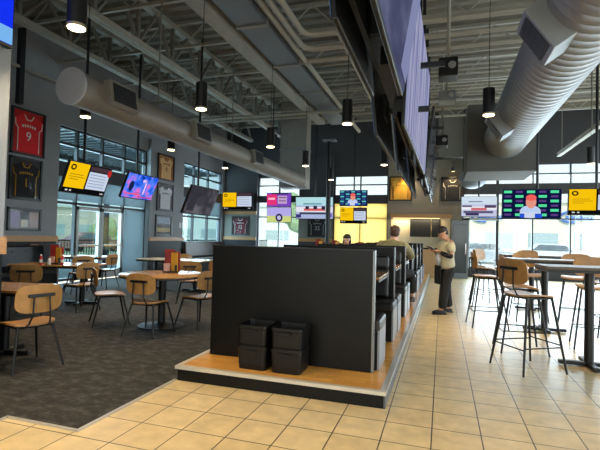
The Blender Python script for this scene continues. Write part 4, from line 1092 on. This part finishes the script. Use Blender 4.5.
for s in (1, -1):
    ff = .14 if s > 0 else -.10; a = math.atan2(fd.y, fd.x)
    MB().sph(W(ff+.06, s*.14, .045), .06, (2.3, .95, .78), 14, rot=(0, 0, a)).box(W(ff+.06, s*.14, .012), (.27, .1, .024), rot=(0, 0, a), bev=.008).build('shoe', mat('black_shoe', (16, 15, 15), .5), wt, True)
head_parts(wt, hcn, math.atan2(fd.y, fd.x)+pi/2, .6, HAIR)
# the pad rests in his hands: a thing of its own
a = math.atan2(fd.y, fd.x)
pd = thing('order_pad', tuple(Vector((.1, 9.05, 0))+Vector(W(.33, 0, 1.245))), 'dark order pad held in the hands of the standing waiter', 'order pad', a)
MB().box((0, 0, 0), (.14, .2, .012), rot=(0, -.5, 0), bev=.004).build('cover', BLACKP, pd)
MB().box((-.004, 0, .009), (.12, .17, .004), rot=(0, -.5, 0)).build('paper', WHITEP, pd)

# --- seated man seen from behind
mn = thing('person', (-.86, 8.33, .22), 'seated man in olive camouflage shirt seen from behind in the booths', 'person')
OLIVE = mat('olive_camouflage', (124, 120, 88), .9, vary=.35, scale=14)
# faces +Y: head forward -Y is rotated by pi
hm = Vector((.02, .06, 1.205)); T = body_head(hm, pi, .12)
def seated(root, head, T, olive, lean=0., right_arm=None, legs_out=.0, skin=SKINL):
    P = ((0, .02, .5), (.15, .12))
    base = [[P, ((0, .0, .68), (.145, .11)), ((0, .0, .86), (.16, .11)), ((0, .02, .99), (.13, .09)), ((0.01, .04, 1.08), .055), (T((0, .01, -.05)), .072), (T((0, 0, .03)), (.085, .095)), (T((0, 0, .085)), (.06, .07))],
            [(T((0, .01, -.05)), .072), (T((0, -.06, -.06)), .045), (T((0, -.075, -.085)), .03)], [(T((0, 0, .03)), (.085, .095)), (T((0, -.085, -.02)), .02), (T((0, -.112, -.03)), .013)],
            [(T((0, 0, .03)), (.085, .095)), (T((.085, .01, -.005)), .016)], [(T((0, 0, .03)), (.085, .095)), (T((-.085, .01, -.005)), .016)]]
    arms = []
    for s in (1, -1):
        sh = ((s*.18, .02, 1.0), .062); e = ((s*.31, .1, .78), .045); w = (s*.2, .36, .87)
        arms.append([((0, .02, .99), (.13, .09)), sh, e, (w, .026)])
        arms += hand_chain(w, (-.3*s, 1, .1), (0, 0, 1), (-s, .2, 0))
    legs = []
    for s in (1, -1):
        x = s*.11+(legs_out if s > 0 else 0)
        legs.append([P, ((s*.1, .06, .5), .085), ((x, .42, .5), .062), ((x+(legs_out*.2 if s > 0 else 0), .44, .1), .042), ((x+(legs_out*.2 if s > 0 else 0), .55, .04), .034)])
    skinned('body', skin, root, base+arms+legs)
    cl = [[((0, .02, .52), (.18, .15)), ((0, .0, .68), (.175, .14)), ((0, .0, .86), (.19, .14)), ((0, .02, .99), (.165, .125)), ((0, .02, 1.045), (.12, .1)), ((0.01, .035, 1.09), .075)]]
    for s in (1, -1): cl.append([((0, .02, .99), (.165, .125)), ((s*.19, .02, 1.0), .088), ((s*.31, .1, .78), .066), ((s*.22, .31, .855), .045)])
    skinned('shirt', olive, root, cl)
    tl = [[((0, .02, .56), (.17, .14)), ((0, .04, .5), (.17, .13))]]
    for s in (1, -1):
        x = s*.11+(legs_out if s > 0 else 0); x2 = x+(legs_out*.2 if s > 0 else 0)
        tl.append([((0, .04, .5), (.17, .13)), ((s*.1, .06, .5), .105), ((x, .42, .5), .086), ((x2, .44, .12), .066)])
    skinned('trousers', TROU, root, tl)
    for s in (1, -1):
        x = s*.11+(legs_out if s > 0 else 0); x2 = x+(legs_out*.2 if s > 0 else 0)
        MB().sph((x2, .5, .045), .058, (.95, 2.2, .75), 12).box((x2, .5, .012), (.1, .27, .024), bev=.008).build('shoe', mat('grey_shoe', (120, 110, 100), .6), root, True)
seated(mn, hm, T, OLIVE, legs_out=.16); mn.scale = (1.1, 1.08, 1.08)
head_parts(mn, hm, pi, .12, HAIRB)
# --- seated woman facing the viewer
wm = thing('person', (-1.98, 9.62, .14), 'seated woman with long dark hair just visible above the partition', 'person', pi)
hm = Vector((.0, .06, 1.22)); T = body_head(hm, pi, .1)
seated(wm, hm, T, mat('black_top', (30, 28, 30), .85))
head_parts(wm, hm, pi, .1, HAIR, long=True)

# ------------------------------------------------------------------ light
w = bpy.data.worlds.new('world'); SC.world = w; w.use_nodes = True; nt = w.node_tree
bg = nt.nodes['Background']
tc = nt.nodes.new('ShaderNodeTexCoord'); sx = nt.nodes.new('ShaderNodeSeparateXYZ'); cr = nt.nodes.new('ShaderNodeValToRGB')
nt.links.new(tc.outputs['Generated'], sx.inputs[0]); nt.links.new(sx.outputs['Z'], cr.inputs['Fac']); nt.links.new(cr.outputs['Color'], bg.inputs['Color'])
cr.color_ramp.elements[0].position = 0; cr.color_ramp.elements[0].color = (.90, .95, .93, 1)
cr.color_ramp.elements[1].position = .5; cr.color_ramp.elements[1].color = (.45, .72, .92, 1)
bg.inputs['Strength'].default_value = 1.5
sun = bpy.data.lights.new('sun', 'SUN'); sun.energy = 3.6; sun.angle = .02; sun.color = (1, .95, .86)
so = bpy.data.objects.new('sun', sun); COL.objects.link(so); so.rotation_euler = (RAD(42), RAD(14), 0)
def daylight(c, sx, sy, rot, e, colr=(.78, .9, 1)):
    l = bpy.data.lights.new('window_daylight', 'AREA'); l.shape = 'RECTANGLE'; l.size = sx; l.size_y = sy; l.energy = e; l.color = colr
    o = bpy.data.objects.new('window_daylight', l); COL.objects.link(o); o.location = c; o.rotation_euler = rot
daylight((4.5, YB+.6, 2.2), 7.5, 3.6, (RAD(-90), 0, 0), 1150)
daylight((-3.3, YB+.6, 2.2), 2.2, 3.2, (RAD(-90), 0, 0), 85, (1, .95, .85))
daylight((-6.95, YB+.6, 2.2), 1.9, 3.2, (RAD(-90), 0, 0), 220)
daylight((XL-.5, 10.9, 2.0), 3.6, 3.6, (0, RAD(-90), 0), 650)
daylight((XL-.5, 16.5, 2.5), 3.2, 3.2, (0, RAD(-90), 0), 480)
daylight((XR+.6, 8, 2.3), 3.6, 15, (0, RAD(90), 0), 1250, (.86, .93, 1))  # daylight for the added, unseen right window band
daylight((1, YF-.6, 2.2), 11.5, 3.4, (RAD(90), 0, 0), 420, (1, .94, .84))

SC.view_settings.view_transform = 'Standard'; SC.view_settings.look = 'None'
SC.view_settings.exposure = 0; SC.view_settings.gamma = 1; SC.view_settings.use_curve_mapping = False
